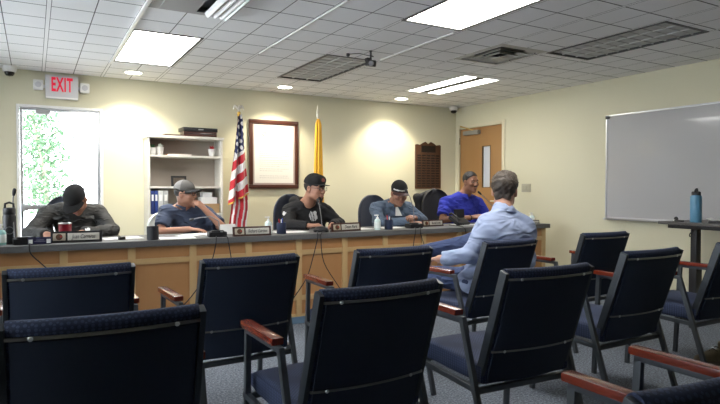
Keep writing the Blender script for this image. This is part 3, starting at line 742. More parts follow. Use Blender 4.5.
nameplate(3.60, 4.95, 3.885, 4.965, 'Russell Lewis', 'nameplate left of the man in the bright blue polo', M_mahog)
r = nameplate(5.03, 4.84, 5.17, 4.79, None, 'small angled nameplate at the right end of the counter')
def mic(x, y, rz, stem, label, base='box'):
    r = empty('microphone', onc(x, y), rz, label, 'microphone', 'gooseneck microphones on the counter')
    b = MB()
    if base == 'box': b.box((0, 0, .022), (.15, .12, .044), None, .012); b.box((0, -.02, .048), (.10, .06, .014), None, .005)
    else: b.lathe([(0, 0), (.070, 0), (.074, .008), (.070, .028), (.045, .050), (0, .054)], n=28)
    bb = b.build('microphone_base', M_blackm, r)
    MB().box((.03, -.055, .046), (.022, .012, .010), None, .003).build('talk_button', M_grey, bb)
    pts = [Vector(p) for p in stem]
    MB().tube(pts, .0045, 8).build('gooseneck', mat('gooseneck', (.22, .22, .23), .35, .7), r)
    e = pts[-1]; d = (pts[-1]-pts[-2]).normalized()
    MB().lathe([(0, -.012), (.007, -.01), (.010, .0), (.0125, .015), (.0125, .035), (.008, .045), (0, .047)], e, 14, tuple(d)).build('capsule', M_black, r)
    return r
mic(-.06, 4.80, .1, [(-.06, .03, .05), (-.065, .08, .2), (-.060, .12, .33), (-.055, .12, .36)], 'gooseneck microphone standing upright at the far left by the black bottle')
mic(1.335, 4.76, -.1, [(.02, .0, .05), (.02, .02, .13), (-.03, .12, .165), (-.11, .25, .15), (-.15, .31, .135)], 'low gooseneck microphone in front of the man in the grey cap')
mic(2.335, 4.82, 0, [(.02, .02, .05), (.03, .06, .14), (.06, .16, .24), (.075, .22, .28)], 'gooseneck microphone on a round base in front of the man in the hoodie', 'round')
mic(3.40, 4.83, 0, [(.02, .02, .05), (.05, .08, .2), (.04, .13, .32), (.02, .15, .365)], 'gooseneck microphone in front of the man in the denim shirt')
mic(4.70, 4.98, 0, [(.02, .02, .05), (.01, .05, .16), (-.11, .10, .30), (-.16, .12, .345)], 'gooseneck microphone right of the man in the blue polo')
def bottle(name, loc, prof, m, label, cat, parts=()):
    r = empty(name, loc, 0, label, cat)
    MB().lathe(prof, n=28).build('bottle_body', m, r)
    return r
# black sports bottle
M_cap = mat('bottle_black', (.018, .018, .020), .5)
r = bottle('water_bottle', onc(-.155, 4.89), [(0, 0), (.040, 0), (.043, .01), (.043, .20), (.038, .215), (0, .215)], M_cap, 'black insulated bottle with carry loop cap at the far left of the counter', 'bottle')
MB().lathe([(.036, .21), (.041, .218), (.041, .255), (.034, .265), (0, .265)], n=24).tube([(-.028, 0, .262), (-.026, 0, .292), (0, 0, .302), (.026, 0, .292), (.028, 0, .262)], .008, 8).build('cap', M_cap, r)
MB().tube([(.026*math.cos(i*PI/12)*1.0+.0, -.0445, .10+.026*math.sin(i*PI/12)) for i in range(24)], .002, 6, True).build('round_logo', M_grey, r)
M_clear = mat('clear_gel', (.62, .74, .72), .15, coat=.5)
def pump(x, y, h_, label, tint=M_clear):
    r = empty('sanitizer_bottle', onc(x, y), 0, label, 'bottle', 'hand sanitizer bottles')
    MB().lathe([(0, 0), (.030, 0), (.032, .006), (.032, h_*.6), (.024, h_*.70), (.012, h_*.74), (0, h_*.74)], n=24).build('bottle_body', tint, r)
    MB().lathe([(.0, h_*.72), (.014, h_*.73), (.014, h_*.82), (.005, h_*.83), (.005, h_*.92), (.012, h_*.93), (.012, h_), (0, h_)], n=16).box((-.018, 0, h_*.965), (.034, .010, .010), None, .003).build('pump_top', M_white, r)
    MB().lathe([(.0325, h_*.12), (.0329, h_*.13), (.0329, h_*.5), (.0325, h_*.51)], n=24).build('wrap_label', mat('sanitizer_label', (.70, .76, .74), .5), r)
pump(-.205, 4.80, .15, 'clear sanitizer bottle cut off at the left edge by the black bottle', mat('aqua_gel', (.30, .55, .52), .2))
pump(1.83, 4.86, .155, 'clear sanitizer bottle behind the end of the second nameplate')
pump(2.935, 4.79, .15, 'clear sanitizer bottle left of the pen cup with red pens')
pump(5.165, 4.90, .12, 'small clear pump bottle at the right end of the counter')
def cup(x, y, r0, h_, m, label, pens=()):
    r = empty('pen_cup', onc(x, y), 0, label, 'pen cup')
    MB().lathe([(0, 0), (r0*.92, 0), (r0, .004), (r0, h_), (r0-.003, h_), (r0-.004, .006), (0, .006)], n=28).build('cup_wall', m, r)
    for i, (dx, dy, L, c) in enumerate(pens):
        p = Vector((dx*.3, dy*.3, .01)); q = Vector((dx, dy, L))
        pn = empty('pen', onc(x, y), 0, ('red', 'blue', 'white', 'dark', 'second blue', 'second red')[i] + ' pen standing in the pen cup '+('beside the hoodie man' if x < 2.5 else 'in front of the denim shirt'), 'pen', 'pens in the cups')
        MB().tube([p, q], .0045, 8).build('barrel', c, pn); MB().tube([q, q+(q-p).normalized()*.012], [.0045, .002], 8).build('pen_tip', M_black, pn)
M_mesh = mat('black_mesh', (.015, .016, .020), .6)
cup(.815, 4.73, .045, .106, M_mesh, 'plain black cup in front of the bookcase by the man in the grey cap')
M_pb = mat('pen_blue', (.04, .10, .55), .4); M_pr = mat('pen_red', (.55, .03, .04), .4)
cup(1.93, 4.80, .042, .10, mat('navy_cup', (.02, .03, .07), .5), 'dark navy pen cup left of the hoodie man', [(-.025, 0, .135, M_pr), (.012, .01, .14, M_pb), (-.008, -.015, .13, M_white)])
cup(3.06, 4.78, .042, .098, mat('navy_cup', (.02, .03, .07), .5), 'dark pen cup with red pens in front of the denim shirt', [(-.02, 0, .14, M_pr), (.015, .01, .145, M_pb), (.0, -.015, .13, M_white), (.02, -.012, .12, M_black)])
# red tumbler
r = empty('mug', onc(.21, 5.0), 0, 'red metal tumbler with a steel rim in front of the writing man', 'mug')
MB().lathe([(0, 0), (.040, 0), (.044, .006), (.047, .128), (.042, .128), (.040, .01), (0, .01)], n=32).build('mug_body', mat('mug_red', (.30, .008, .022), .3, coat=.5), r)
MB().lathe([(.0465, .127), (.048, .130), (.0475, .137), (.044, .138), (.042, .128)], n=32).build('rim', M_chrome, r)
# card holder
r = empty('card_holder', onc(.035, 4.72), .05, 'dark blue business card holder with white corners in front of the writing hand', 'card holder')
MB().box((0, 0, .027), (.15, .03, .05), Matrix.Rotation(-.2, 3, 'X'), .004).build('holder_body', mat('card_navy', (.02, .02, .07), .4), r)
for x in (-.058, .055): MB().box((x, -.018, .024), (.026, .004, .030), Matrix.Rotation(-.2, 3, 'X')).build('white_corner', M_paper, r)
mb = MB(); mb.box((0, -.019, .034), (.05, .003, .003)).box((0, -.019, .024), (.07, .003, .003)); mb.build('print', mat('print_grey', (.3, .3, .38), .5), r)
# clip
r = empty('binder_clip', onc(.60, 4.83), .4, 'small black clip lying on the counter right of the first nameplate', 'clip')
MB().box((0, 0, .012), (.05, .025, .022), None, .004).build('clip_body', M_black, r); MB().tube([(-.02, 0, .02), (-.035, .01, .04), (-.028, .01, .045), (-.01, 0, .022)], .0025, 6).build('wire_arm', M_black, r)
# papers
def paper(x, y, w_, d_, rz, label, n=1, z=0.):
    for i in range(n):
        r = MB().slab(lambda u, v: (w_*(u-.5), d_*(v-.5), .0015+.002*math.sin(u*3+i)*math.sin(v*3)**2+.0), 8, 8, (0, 0, 1), .0015).build('paper_sheet', M_paper, ang=180)
        r.location = (x+i*.03, y+i*.02, CZ+z+i*.0035); r.rotation_euler[2] = rz+i*.12
        tag(r, label if n == 1 else label+(', lowest', ', in the middle', ', topmost')[i], 'paper', 'papers on the counter')
paper(.62, 5.0, .30, .22, .1, 'white sheet on the counter between the writing man and the black cup')
paper(1.02, 4.80, .28, .20, -.1, 'white sheet on the counter right of the plain black cup')
paper(1.20, 4.95, .28, .20, .15, 'sheet under the elbow of the man in the grey cap', 3)
paper(2.08, 4.95, .30, .21, .0, 'white sheet left of the hoodie man\'s hands')
paper(2.83, 5.00, .30, .22, .1, 'white sheet between the third nameplate and the sanitizer bottle')
paper(3.22, 4.98, .24, .20, -.1, 'white sheet under the hands of the man in the denim shirt')
paper(4.20, 5.0, .24, .2, .1, 'white sheet in front of the man in the blue polo')
r = empty('folded_card', onc(1.50, 4.98), .1, 'folded white card standing behind the second nameplate', 'card')
MB().box((0, 0, .045), (.14, .003, .09), Matrix.Rotation(-.35, 3, 'X')).build('front_leaf', M_paper, r); MB().box((0, .032, .045), (.14, .003, .09), Matrix.Rotation(.35, 3, 'X')).build('rear_leaf', M_paper, r)
# desk phone / tablet stand before the blue polo
r = empty('desk_phone', onc(4.14, 5.0), .15, 'black desk phone in front of the man in the blue polo', 'phone')
MB().box((0, 0, .05), (.20, .16, .04), Matrix.Rotation(.5, 3, 'X'), .01).build('phone_body', M_black, r)
MB().box((.03, .03, .115), (.15, .025, .12), Matrix.Rotation(-.12, 3, 'X'), .006).build('screen', mat('dim_screen', (.015, .015, .018), .7), r)
MB().tube([(-.085, -.07, .06), (-.085, -.05, .085), (-.085, .04, .13), (-.085, .065, .12)], [.014, .011, .011, .014], 10).build('handset', M_black, r)
r = empty('desk_phone', onc(5.09, 4.99), -.1, 'small black phone behind the nameplate at the right end of the counter', 'phone')
MB().box((0, 0, .055), (.13, .12, .04), Matrix.Rotation(.6, 3, 'X'), .01).build('phone_body', M_black, r); MB().tube([(-.055, 0, .07), (-.055, .03, .12), (-.05, .03, .14)], .010, 8).build('handset', M_black, r)
# cables hanging over the front edge
def cable(pts, label):
    P = [Vector(p) for p in pts]; Q = []
    for i in range(len(P)-1):
        for t in (0, .25, .5, .75):
            a = P[max(i-1, 0)]; b = P[i]; c = P[i+1]; d = P[min(i+2, len(P)-1)]
            Q.append(.5*((2*b)+(c-a)*t+(2*a-5*b+4*c-d)*t*t+(3*b-a-3*c+d)*t**3))
    Q.append(P[-1]); o = MB().tube(Q, .0042, 6).build('cable', M_black); tag(o, label, 'cable', 'black microphone cables')
e, fz, lz = CZ+.006, 4.638, .012
cable([(-.02, 4.74, e), (-.03, 4.655, e), (-.02, fz, .74), (.05, fz, .66), (.14, 4.64, .55), (.24, 4.62, .3), (.3, 4.6, lz), (.42, 4.55, .01)], 'black cable hanging from the counter behind the left chair')
cable([(1.31, 4.70, e), (1.30, 4.655, e), (1.29, fz, .74), (1.25, 4.63, .60), (1.15, 4.62, .42), (1.02, 4.60, .28), (.90, 4.55, .24), (.80, 4.5, .10), (.70, 4.45, .01)], 'black cable running down left from the microphone before the grey-capped man')
cable([(1.37, 4.70, e), (1.39, 4.655, e), (1.40, fz, .74), (1.42, 4.63, .60), (1.45, 4.62, .3), (1.5, 4.6, .01)], 'black cable dropping straight from the microphone before the grey-capped man')
cable([(2.26, 4.75, e), (2.22, 4.655, e), (2.21, fz, .75), (2.16, 4.63, .58), (2.10, 4.62, .42), (1.98, 4.60, .27), (1.8, 4.55, .10), (1.7, 4.5, .01)], 'black cable curving down left from the hoodie man\'s microphone')
cable([(2.34, 4.745, e), (2.26, 4.655, e), (2.245, fz, .75), (2.27, 4.63, .54), (2.40, 4.62, .33), (2.52, 4.6, .15), (2.6, 4.55, .01)], 'black cable curving down right from the hoodie man\'s microphone')
cable([(3.36, 4.765, e), (3.30, 4.655, e), (3.28, fz, .75), (3.25, 4.63, .60), (3.24, 4.62, .3), (3.2, 4.6, .01)], 'black cable dropping left of the denim man\'s microphone')
cable([(3.42, 4.765, e), (3.36, 4.655, e), (3.35, fz, .75), (3.40, 4.63, .60), (3.50, 4.62, .3), (3.6, 4.6, .01)], 'black cable dropping right of the denim man\'s microphone')
cable([(3.98, 4.98, e), (3.96, 4.85, e), (3.93, 4.70, e), (3.92, 4.642, .78), (3.93, fz, .74), (3.98, 4.63, .5), (4.0, 4.6, .01)], 'black cable looping over the edge right of the fourth nameplate')
cable([(.60, 4.40, .007), (.74, 4.42, .007), (.86, 4.50, .02), (.95, 4.52, .008), (1.1, 4.5, .007), (1.3, 4.52, .007)], 'black cable lying on the carpet along the counter foot')

# ------------------------------------------------------------------ office chairs behind the counter
def office_chair(x, y, rz, top, w_, cloth, label, arms=True):
    r = empty('office_chair', (x, y, 0), rz, label, 'office chair', 'office chairs behind the counter')
    # faces local -Y; back at +Y
    def bp(u, v):
        a = (u-.5)*2; zz = .58+(top-.58)*v; ww = w_*(1-.10*v)*(1-.0*v)
        c = (1-.95*max(0, (v-.5)/.5)**2.6)**.5; c2 = min(1., .80+.2*min(1, v/.15))
        return (a*ww/2*c*c2, .21+.07*v-.035*(1-a*a)*-1-.03*abs(a)**2, zz)
    MB().slab(bp, 16, 24, (0, 1, 0), -.055).build('backrest', cloth, r, subsurf=1, ang=180)
    MB().box((0, -.03, .46), (w_, .48, .09), None, .04).build('seat', cloth, r)
    MB().bar((0, .26, .62), (0, .05, .40), .07, .02).build('back_support', M_black, r)
    MB().lathe([(.026, .10), (.026, .30), (.018, .30), (.018, .42)], n=16).build('gas_column', M_black, r)
    for i in range(5):
        a = i*2*PI/5+.3; d = Vector((math.cos(a), math.sin(a), 0))
        b = MB().bar(Vector((0, 0, .10)), d*.27+Vector((0, 0, .075)), .045, .03).build('base_arm', M_black, r)
        MB().lathe([(0, -.02), (.028, -.018), (.030, 0), (.028, .018), (0, .02)], d*.27+Vector((0, 0, .03)), 14, tuple(d.cross(Vector((0, 0, 1))))).build('caster', M_black, b)
    if arms:
        for s in (-1, 1): MB().tube([(s*(w_/2+.01), .10, .46), (s*(w_/2+.03), .10, .62), (s*(w_/2+.03), -.12, .65)], .014, 8).box((s*(w_/2+.03), -.02, .665), (.06, .24, .025), None, .01).build('armrest', M_black, r)
    return r
M_oc = mat('office_navy', (.018, .026, .050), .8, bump=.2, bscale=500, sheen=.3)
M_ob = mat('office_black', (.012, .012, .014), .75, bump=.2, bscale=500)
office_chair(.27, 5.76, .05, 1.135, .42, M_oc, 'navy office chair behind the writing man at the left')
office_chair(1.26, 5.88, .25, .965, .46, mat('pale_mesh', (.58, .62, .60), .6), 'pale grey office chair under the man in the grey cap')
office_chair(2.50, 5.68, .0, 1.145, .45, M_oc, 'navy high-back office chair behind the man in the hoodie')
office_chair(3.57, 5.66, .0, 1.13, .46, M_oc, 'navy office chair behind the man in the denim shirt')
office_chair(4.52, 5.66, .0, 1.20, .52, M_ob, 'black office chair behind the man in the blue polo')
jk = sdf_mesh('jacket', [RC((-.20, .30, .80), (-.22, .30, 1.10), .05, .045, .04), RC((-.22, .30, 1.08), (.05, .31, 1.17), .045, .045, .05), RC((-.24, .30, .80), (-.10, .31, .70), .05, .05, .05), RC((-.12, .32, .75), (-.05, .32, 1.10), .05, .04, .06), RC((.05, .31, .75), (.10, .31, 1.12), .05, .04, .06)], .012, mat('jacket_black', (.010, .010, .012), .8), None, folds(.008, 25, 2))
jk.location = (4.50, 5.70, 0); tag(jk, 'black jacket draped over the chair back behind the blue polo', 'jacket')

# ------------------------------------------------------------------ audience chairs
def make_chair():
    r = empty('stacking_armchair', (0, 0, 0))
    hw = .280; T = .022
    for s in (-1, 1):
        x = s*hw
        MB().bar((x, .320, 0), (x, .290, .642), T, T*1.2, (0, 1, 0)).build('leg', M_frame, r)
        MB().bar((x, -.245, 0), (x, -.040, .642), T, T*1.2, (0, 1, 0)).build('leg', M_frame, r)
        MB().bar((x, .302, .640), (x, -.053, .640), T, .020).build('arm_support', M_frame, r)
        MB().box((x, .150, .663), (.046, .335, .026), None, .007).build('armrest', M_arm, r)
        MB().bar((x, .325, .375), (x, -.14, .36), T, .024).build('side_rail', M_frame, r)
        MB().bar((s*.239, -.10, .385), (s*.239, -.262, .868), .018, .040, (0, 1, 0), .003).build('back_post', mat('post_steel', (.030, .037, .045), .45, .3), r)
    MB().bar((-hw, .300, .372), (hw, .300, .372), .022, .022).build('stretcher', M_frame, r)
    MB().bar((-hw, -.115, .345), (hw, -.115, .345), .024, .024).build('stretcher', M_frame, r)
    # seat: upholstered, rounded front
    def seat(u, v):
        a = 2*PI*v; return None
    mb = MB(); rings = []
    prof = [(-.13, .412), (-.13, .375), (.10, .375), (.28, .380), (.345, .395), (.362, .42), (.352, .445), (.31, .462), (.20, .466), (.05, .462), (-.13, .455)]
    xs = [-.250, -.246, -.225, -.12, 0, .12, .225, .246, .250]; sc = [.75, .90, 1, 1, 1, 1, 1, .90, .75]
    for x, k in zip(xs, sc): rings.append([(x, (.11+(y-.11)*(.97+.03*k)), .42+(z-.42)*k+(.006*math.cos(x*6) if z > .44 else 0)) for y, z in prof])
    mb.ring(rings).build('seat', M_fab, r, ang=60)
    # backrest: curved pad leaning back, cloth panel behind
    def back(off, y_in):
        def f(u, v):
            a = (u-.5)*2; z = .375+.490*v; y = -.105-.157*v-.030*(1-a*a)*1.0
            c = 1 if v > .10 else math.sqrt(max(0, 1-((.10-v)/.10)**2))*.10+.90
            return (a*.231*c, y+off, z)
        return f
    def topz(fn):
        return fn
    f = back(.012, 0); cs_ = [(0, -.026), (-.012, -.0255), (-.024, -.020), (-.030, -.008), (-.030, .008), (-.024, .020), (-.012, .0255), (0, .026)]
    rings = []
    for i in range(25):
        u = i/24; sh_ = 1 if .04 < u < .96 else .78
        top_ = [Vector(f(u, 1))+Vector((0, b*sh_, a+.014)) for a, b in cs_]
        front = [Vector(f(u, 1-k/12))+Vector((0, .026*sh_, 0)) for k in range(1, 13)]; rear = [Vector(f(u, k/12))+Vector((0, -.026*sh_, 0)) for k in range(0, 12)]
        rings.append(rear+[Vector(f(u, 1))+Vector((0, b*sh_, a_)) for a_, b in ((-.01, -.026), (.0, -.0235), (.009, -.016), (.014, -.006), (.014, .006), (.009, .016), (0, .0235), (-.01, .026))]+front)
    MB().ring(rings).build('backrest', M_fab, r, ang=60)
    bp_ = back(-.0165, 0)
    MB().slab(lambda u, v: bp_(.02+.96*u, .02+.91*v), 16, 16, (0, 1, .3), .006, None).build('back_panel', M_fabback, r, ang=50)
    for v in (.945, .30):
        f = back(-.0225, 0); pts = [f(.0+i/16, v) for i in range(17)]
        mb = MB(); mb.ring([[Vector(p)+Vector(q) for q in ((0, -.003, -.0042), (0, -.003, .0042), (0, .004, .0042), (0, .004, -.0042))] for p in pts]); b = mb.build('back_bar', M_bar, r, ang=30)
        for u in (.12, .86): p = Vector(f(u, v)); MB().lathe([(0, 0), (.007, 0), (.006, .003), (0, .004)], p+Vector((0, -.003, 0)), 10, (0, -1, -.3)).build('screw', M_chrome, b)
    for s in (-1, 1):
        for y, n_ in ((.335, .3), (-.245, -.3)):
            pass
    return r
chair0 = make_chair()
G_ = 'navy upholstered armchairs in rows'
CH = [(.175, 1.865, -2, 'front-left navy armchair with its back cut off by the left and bottom edges'),
      (.135, 2.92, 0, 'navy armchair at the far left of the second row, below the writing man'),
      (.890, 2.884, 3, 'navy armchair below the grey-capped man, second from left in the middle row'),
      (1.019, 1.896, 1, 'navy armchair in the centre foreground with its left wooden arm and seat in view'),
      (1.735, 2.90, -1, 'navy armchair below the hoodie man, mostly hidden by the centre foreground chair'),
      (2.62, 2.945, 6, 'navy armchair in which the man in the pale blue shirt sits'),
      (1.884, 1.937, -3, 'navy armchair right of centre in the foreground, seen in full from behind'),
      (3.724, 3.055, -2, 'navy armchair standing farthest back by the right wall'),
      (2.882, 2.135, 0, 'navy armchair before the bare right wall, with a wooden arm either side'),
      (3.83, 2.17, 0, 'navy armchair cut off by the right edge, showing its seat below the desk'),
      (2.02, .885, 0, 'nearest navy armchair whose two red wooden arms reach in from the lower right'),
      (1.05, .81, 0, 'nearest navy armchair with only its dotted back top and one arm at the bottom right')]
for i, (x, y, a, l) in enumerate(CH):
    c = chair0 if i == 0 else copy_tree(chair0)
    c.location = (x, y, 0); c.rotation_euler[2] = math.radians(a); tag(c, l, 'chair', G_)

# ------------------------------------------------------------------ standing desk at the right
dk = empty('standing_desk', (5.30, 2.55, 0), label='black-legged standing desk with grey top against the right wall', cat='desk')
MB().b2((-.30, -.80, .880), (.30, .66, .905), .004).build('desktop', mat('desk_grey', (.075, .07, .068), .4), dk)
MB().b2((-.24, -.76, .845), (.24, .60, .879), .003).build('under_frame', M_black, dk)
for y in (-.60, .48):
    l_ = MB().b2((-.045, y-.035, .05), (.045, y+.035, .50), .004).b2((-.036, y-.028, .50), (.036, y+.028, .846), .004).build('lifting_column', M_black, dk)
    MB().b2((-.26, y-.035, 0), (.26, y+.035, .05), .008).build('foot', M_black, l_)
cable([(5.10, 2.90, .842), (5.08, 2.93, .80), (5.10, 2.97, .775), (5.12, 2.98, .80), (5.11, 2.95, .825), (5.12, 2.96, .843)], 'small cable loop hanging under the standing desk')
cable([(5.14, 2.72, .79), (5.12, 2.66, .77), (5.12, 2.60, .80), (5.13, 2.5, .835), (5.14, 2.4, .843)], 'black cable trailing under the standing desk right of its leg')
DZt = .905
r = empty('water_bottle', (5.12, 2.93, DZt), .3, 'light blue insulated bottle with black cap on the standing desk', 'bottle')
MB().lathe([(0, 0), (.044, 0), (.047, .008), (.047, .225), (.040, .24), (0, .24)], n=28).build('bottle_body', mat('bottle_blue', (.10, .26, .40), .4), r)
MB().lathe([(.0, .238), (.036, .24), (.037, .268), (.030, .275), (0, .275)], n=20).tube([(-.045, 0, .262), (-.03, 0, .285), (.01, 0, .298), (.036, 0, .296), (.038, 0, .27)], .008, 8).build('cap', M_black, r)
r = empty('marker', (5.08, 3.06, DZt), 1.2, 'black marker lying at the left end of the standing desk', 'marker')
MB().tube([(-.06, 0, .009), (.05, 0, .009)], .008, 10).build('barrel', M_black, r); MB().tube([(.05, 0, .009), (.07, 0, .009)], [.008, .006], 10).build('marker_cap', M_white, r)
r = empty('microphone', (5.16, 3.13, DZt), .6, 'small black microphone lying on the standing desk beside the marker', 'microphone')
MB().tube([(-.05, 0, .012), (.03, 0, .012)], [.008, .012], 10).build('handle', M_black, r); MB().lathe([(0, -.02), (.014, -.014), (.02, 0), (.014, .014), (0, .02)], (.05, 0, .020), 14).build('grille', M_black, r)
r = empty('laptop', (5.18, 2.62, DZt), .05, 'closed black laptop lying on the standing desk right of the blue bottle', 'laptop')
MB().b2((-.12, -.17, .001), (.12, .17, .012), .003).build('laptop_base', M_black, r); MB().b2((-.12, -.17, .0125), (.12, .17, .019), .003).build('laptop_lid', M_blackm, r)
o = MB().slab(lambda u, v: (.2*(u-.5), .28*(v-.5), .002+.03*max(0, v-.5)**2*4), 6, 8, (0, 0, 1), .0015).build('paper_sheet', M_paper, ang=180); o.location = (5.37, 2.80, DZt); o.rotation_euler[2] = .3; tag(o, 'loose white sheet on the standing desk behind the blue bottle', 'paper')
r = empty('speaker', (5.20, 2.34, DZt), 0, 'black box speaker on the standing desk at the right edge', 'speaker')
MB().b2((-.06, -.07, 0), (.06, .07, .17), .006).build('speaker_cabinet', M_black, r); MB().lathe([(0, 0), (.04, 0), (.04, .004), (0, -.004)], (-.061, 0, .07), 20, (-1, 0, 0)).build('cone', M_blackm, r)
# ------------------------------------------------------------------ people
M_skin = mat('skin', (.40, .20, .13), .5, var=.10, vscale=30)
M_skin2 = mat('skin_fair', (.50, .27, .19), .5, var=.10, vscale=30)
M_skin3 = mat('skin_tan', (.27, .125, .075), .5, var=.10, vscale=30)
M_hairb = mat('dark_hair', (.014, .011, .010), .6, bump=.9, bscale=260)
M_eye = mat('eye_white', (.65, .63, .60), .2); M_iris = mat('iris_dark', (.02, .012, .008), .2)
M_lips = mat('lips', (.33, .12, .10), .5)
M_capb = mat('cap_black', (.010, .010, .011), .92, bump=.2, bscale=500)
def fr(f, roll=0.):
    f = Vector(f).normalized(); r = f.cross(Vector((0, 0, 1))).normalized(); u = r.cross(f).normalized()
    if roll: R = Matrix.Rotation(roll, 3, f); r = R @ r; u = R @ u
    return r, f, u
class Head:
    def __init__(s, c, f, roll=0., sc=1.): s.c = Vector(c); s.r, s.f, s.u = fr(f, roll); s.s = sc; s.A = [list(s.r), list(s.f), list(s.u)]
    def P(s, x, y, z): return tuple(s.c+(s.r*x+s.f*y+s.u*z)*s.s)
    def D(s, x, y, z): return tuple(s.r*x+s.f*y+s.u*z)
    def el(s, c, rad, k=.012, clips=(), op=1): return EL(s.P(*c), s.A, [q*s.s for q in rad], k, clips, op)
    def rc(s, a, b, ra, rb, k=.012, clips=(), op=1): return RC(s.P(*a), s.P(*b), ra*s.s, rb*s.s, k, clips, op)
    def prims(s, ears=True, jowl=1., neck=None):
        p = [s.el((0, -.012, .040), (.076, .097, .086), .03), s.el((0, .028, -.030), (.061*jowl, .064, .078), .03),
             s.rc((-.040*jowl, .010, -.065), (0, .062, -.098), .026, .022, .022), s.rc((.040*jowl, .010, -.065), (0, .062, -.098), .026, .022, .022),
             s.rc((-.036, .076, .026), (.036, .076, .026), .015, .015, .014), s.rc((0, .086, .018), (0, .108, -.026), .008, .0135, .010),
             s.rc((-.012, .098, -.030), (.012, .098, -.030), .009, .009, .006), s.el((-.038*jowl, .062, -.022), (.027, .026, .026), .015), s.el((.038*jowl, .062, -.022), (.027, .026, .026), .015),
             s.rc((-.020, .088, -.056), (.020, .088, -.056), .0075, .0075, .006), s.rc((-.017, .086, -.067), (.017, .086, -.067), .0085, .0085, .006),
             s.el((-.031, .098, .004), (.017, .013, .010), .010, op=-1), s.el((.031, .098, .004), (.017, .013, .010), .010, op=-1)]
        for q in (-1, 1):
            p += [s.el((q*.079, -.008, -.002), (.010, .020, .032), .008), s.el((q*.086, -.002, -.004), (.007, .010, .018), .006, op=-1)]
        if neck is not None: p += [RC(s.P(0, -.020, -.045), neck, .060*s.s*jowl, .062*s.s*jowl, .03)]
        return p
    def features(s, root, skin, eyes=True):
        for q in (-1, 1):
            e = MB().lathe([(0, -.011), (.008, -.0075), (.0110, 0), (.008, .0075), (0, .011)], s.P(q*.031, .077, .004), 16, s.D(0, 1, 0)).build('eye', M_eye, root)
            MB().lathe([(0, -.002), (.0055, -.001), (.0055, .001), (0, .002)], s.P(q*.031, .0875, .002), 12, s.D(0, 1, 0)).build('iris', M_iris, e)
            MB().tube([s.P(q*.014, .093, .022), s.P(q*.032, .094, .027), s.P(q*.050, .082, .022)], [.0028*s.s, .0038*s.s, .002*s.s], 6).build('eyebrow', M_hairb, root)
        MB().tube([s.P(-.023, .090, -.0615), s.P(-.010, .0975, -.060), s.P(0, .098, -.0615), s.P(.010, .0975, -.060), s.P(.023, .090, -.0615)], [.002, .005, .005, .005, .002], 8).build('lips', M_lips, root)
def hand(w, d, n, side, curl=.45, thumb=1., sc=1., spread=1.):
    # palm from wrist w along d, back-of-hand normal n; thumb leaves on `side`
    w = Vector(w); d = Vector(d).normalized(); n = Vector(n); n = (n-d*n.dot(d)).normalized(); s = d.cross(n)*side; p = []
    for i, (o, L) in enumerate(zip((.030, .010, -.010, -.029), (.082, .086, .082, .074))):
        kn = w+(d*L+s*o*1.0)*sc; p.append(RC(w+d*.012*sc+s*o*.55*sc, kn, .0145*sc, .0115*sc, .010))
        q = kn; a = curl*.6; dd = d+s*(o*1.6*spread)
        for L2_, ra, rb in ((.040, .0098, .0090), (.026, .0090, .0082), (.019, .0082, .0070)):
            L2_ *= (1, 1.08, 1, .80)[i]
            v = (dd.normalized()*math.cos(a)-n*math.sin(a)).normalized(); e = q+v*L2_*sc; p.append(RC(q, e, ra*sc, rb*sc, .003)); q = e; a += curl
    t0 = w+(d*.022+s*.024)*sc; v = (d*.62+s*.72-n*.35*thumb).normalized(); t1 = t0+v*.038*sc; v2 = (d*.85+s*.35-n*.5*thumb).normalized(); t2 = t1+v2*.030*sc; v3 = (d*.9+s*.05-n*.6*thumb).normalized(); t3 = t2+v3*.024*sc
    p += [RC(t0, t1, .0150*sc, .0118*sc, .008), RC(t1, t2, .0112*sc, .0102*sc, .004), RC(t2, t3, .0102*sc, .0082*sc, .004)]
    return p
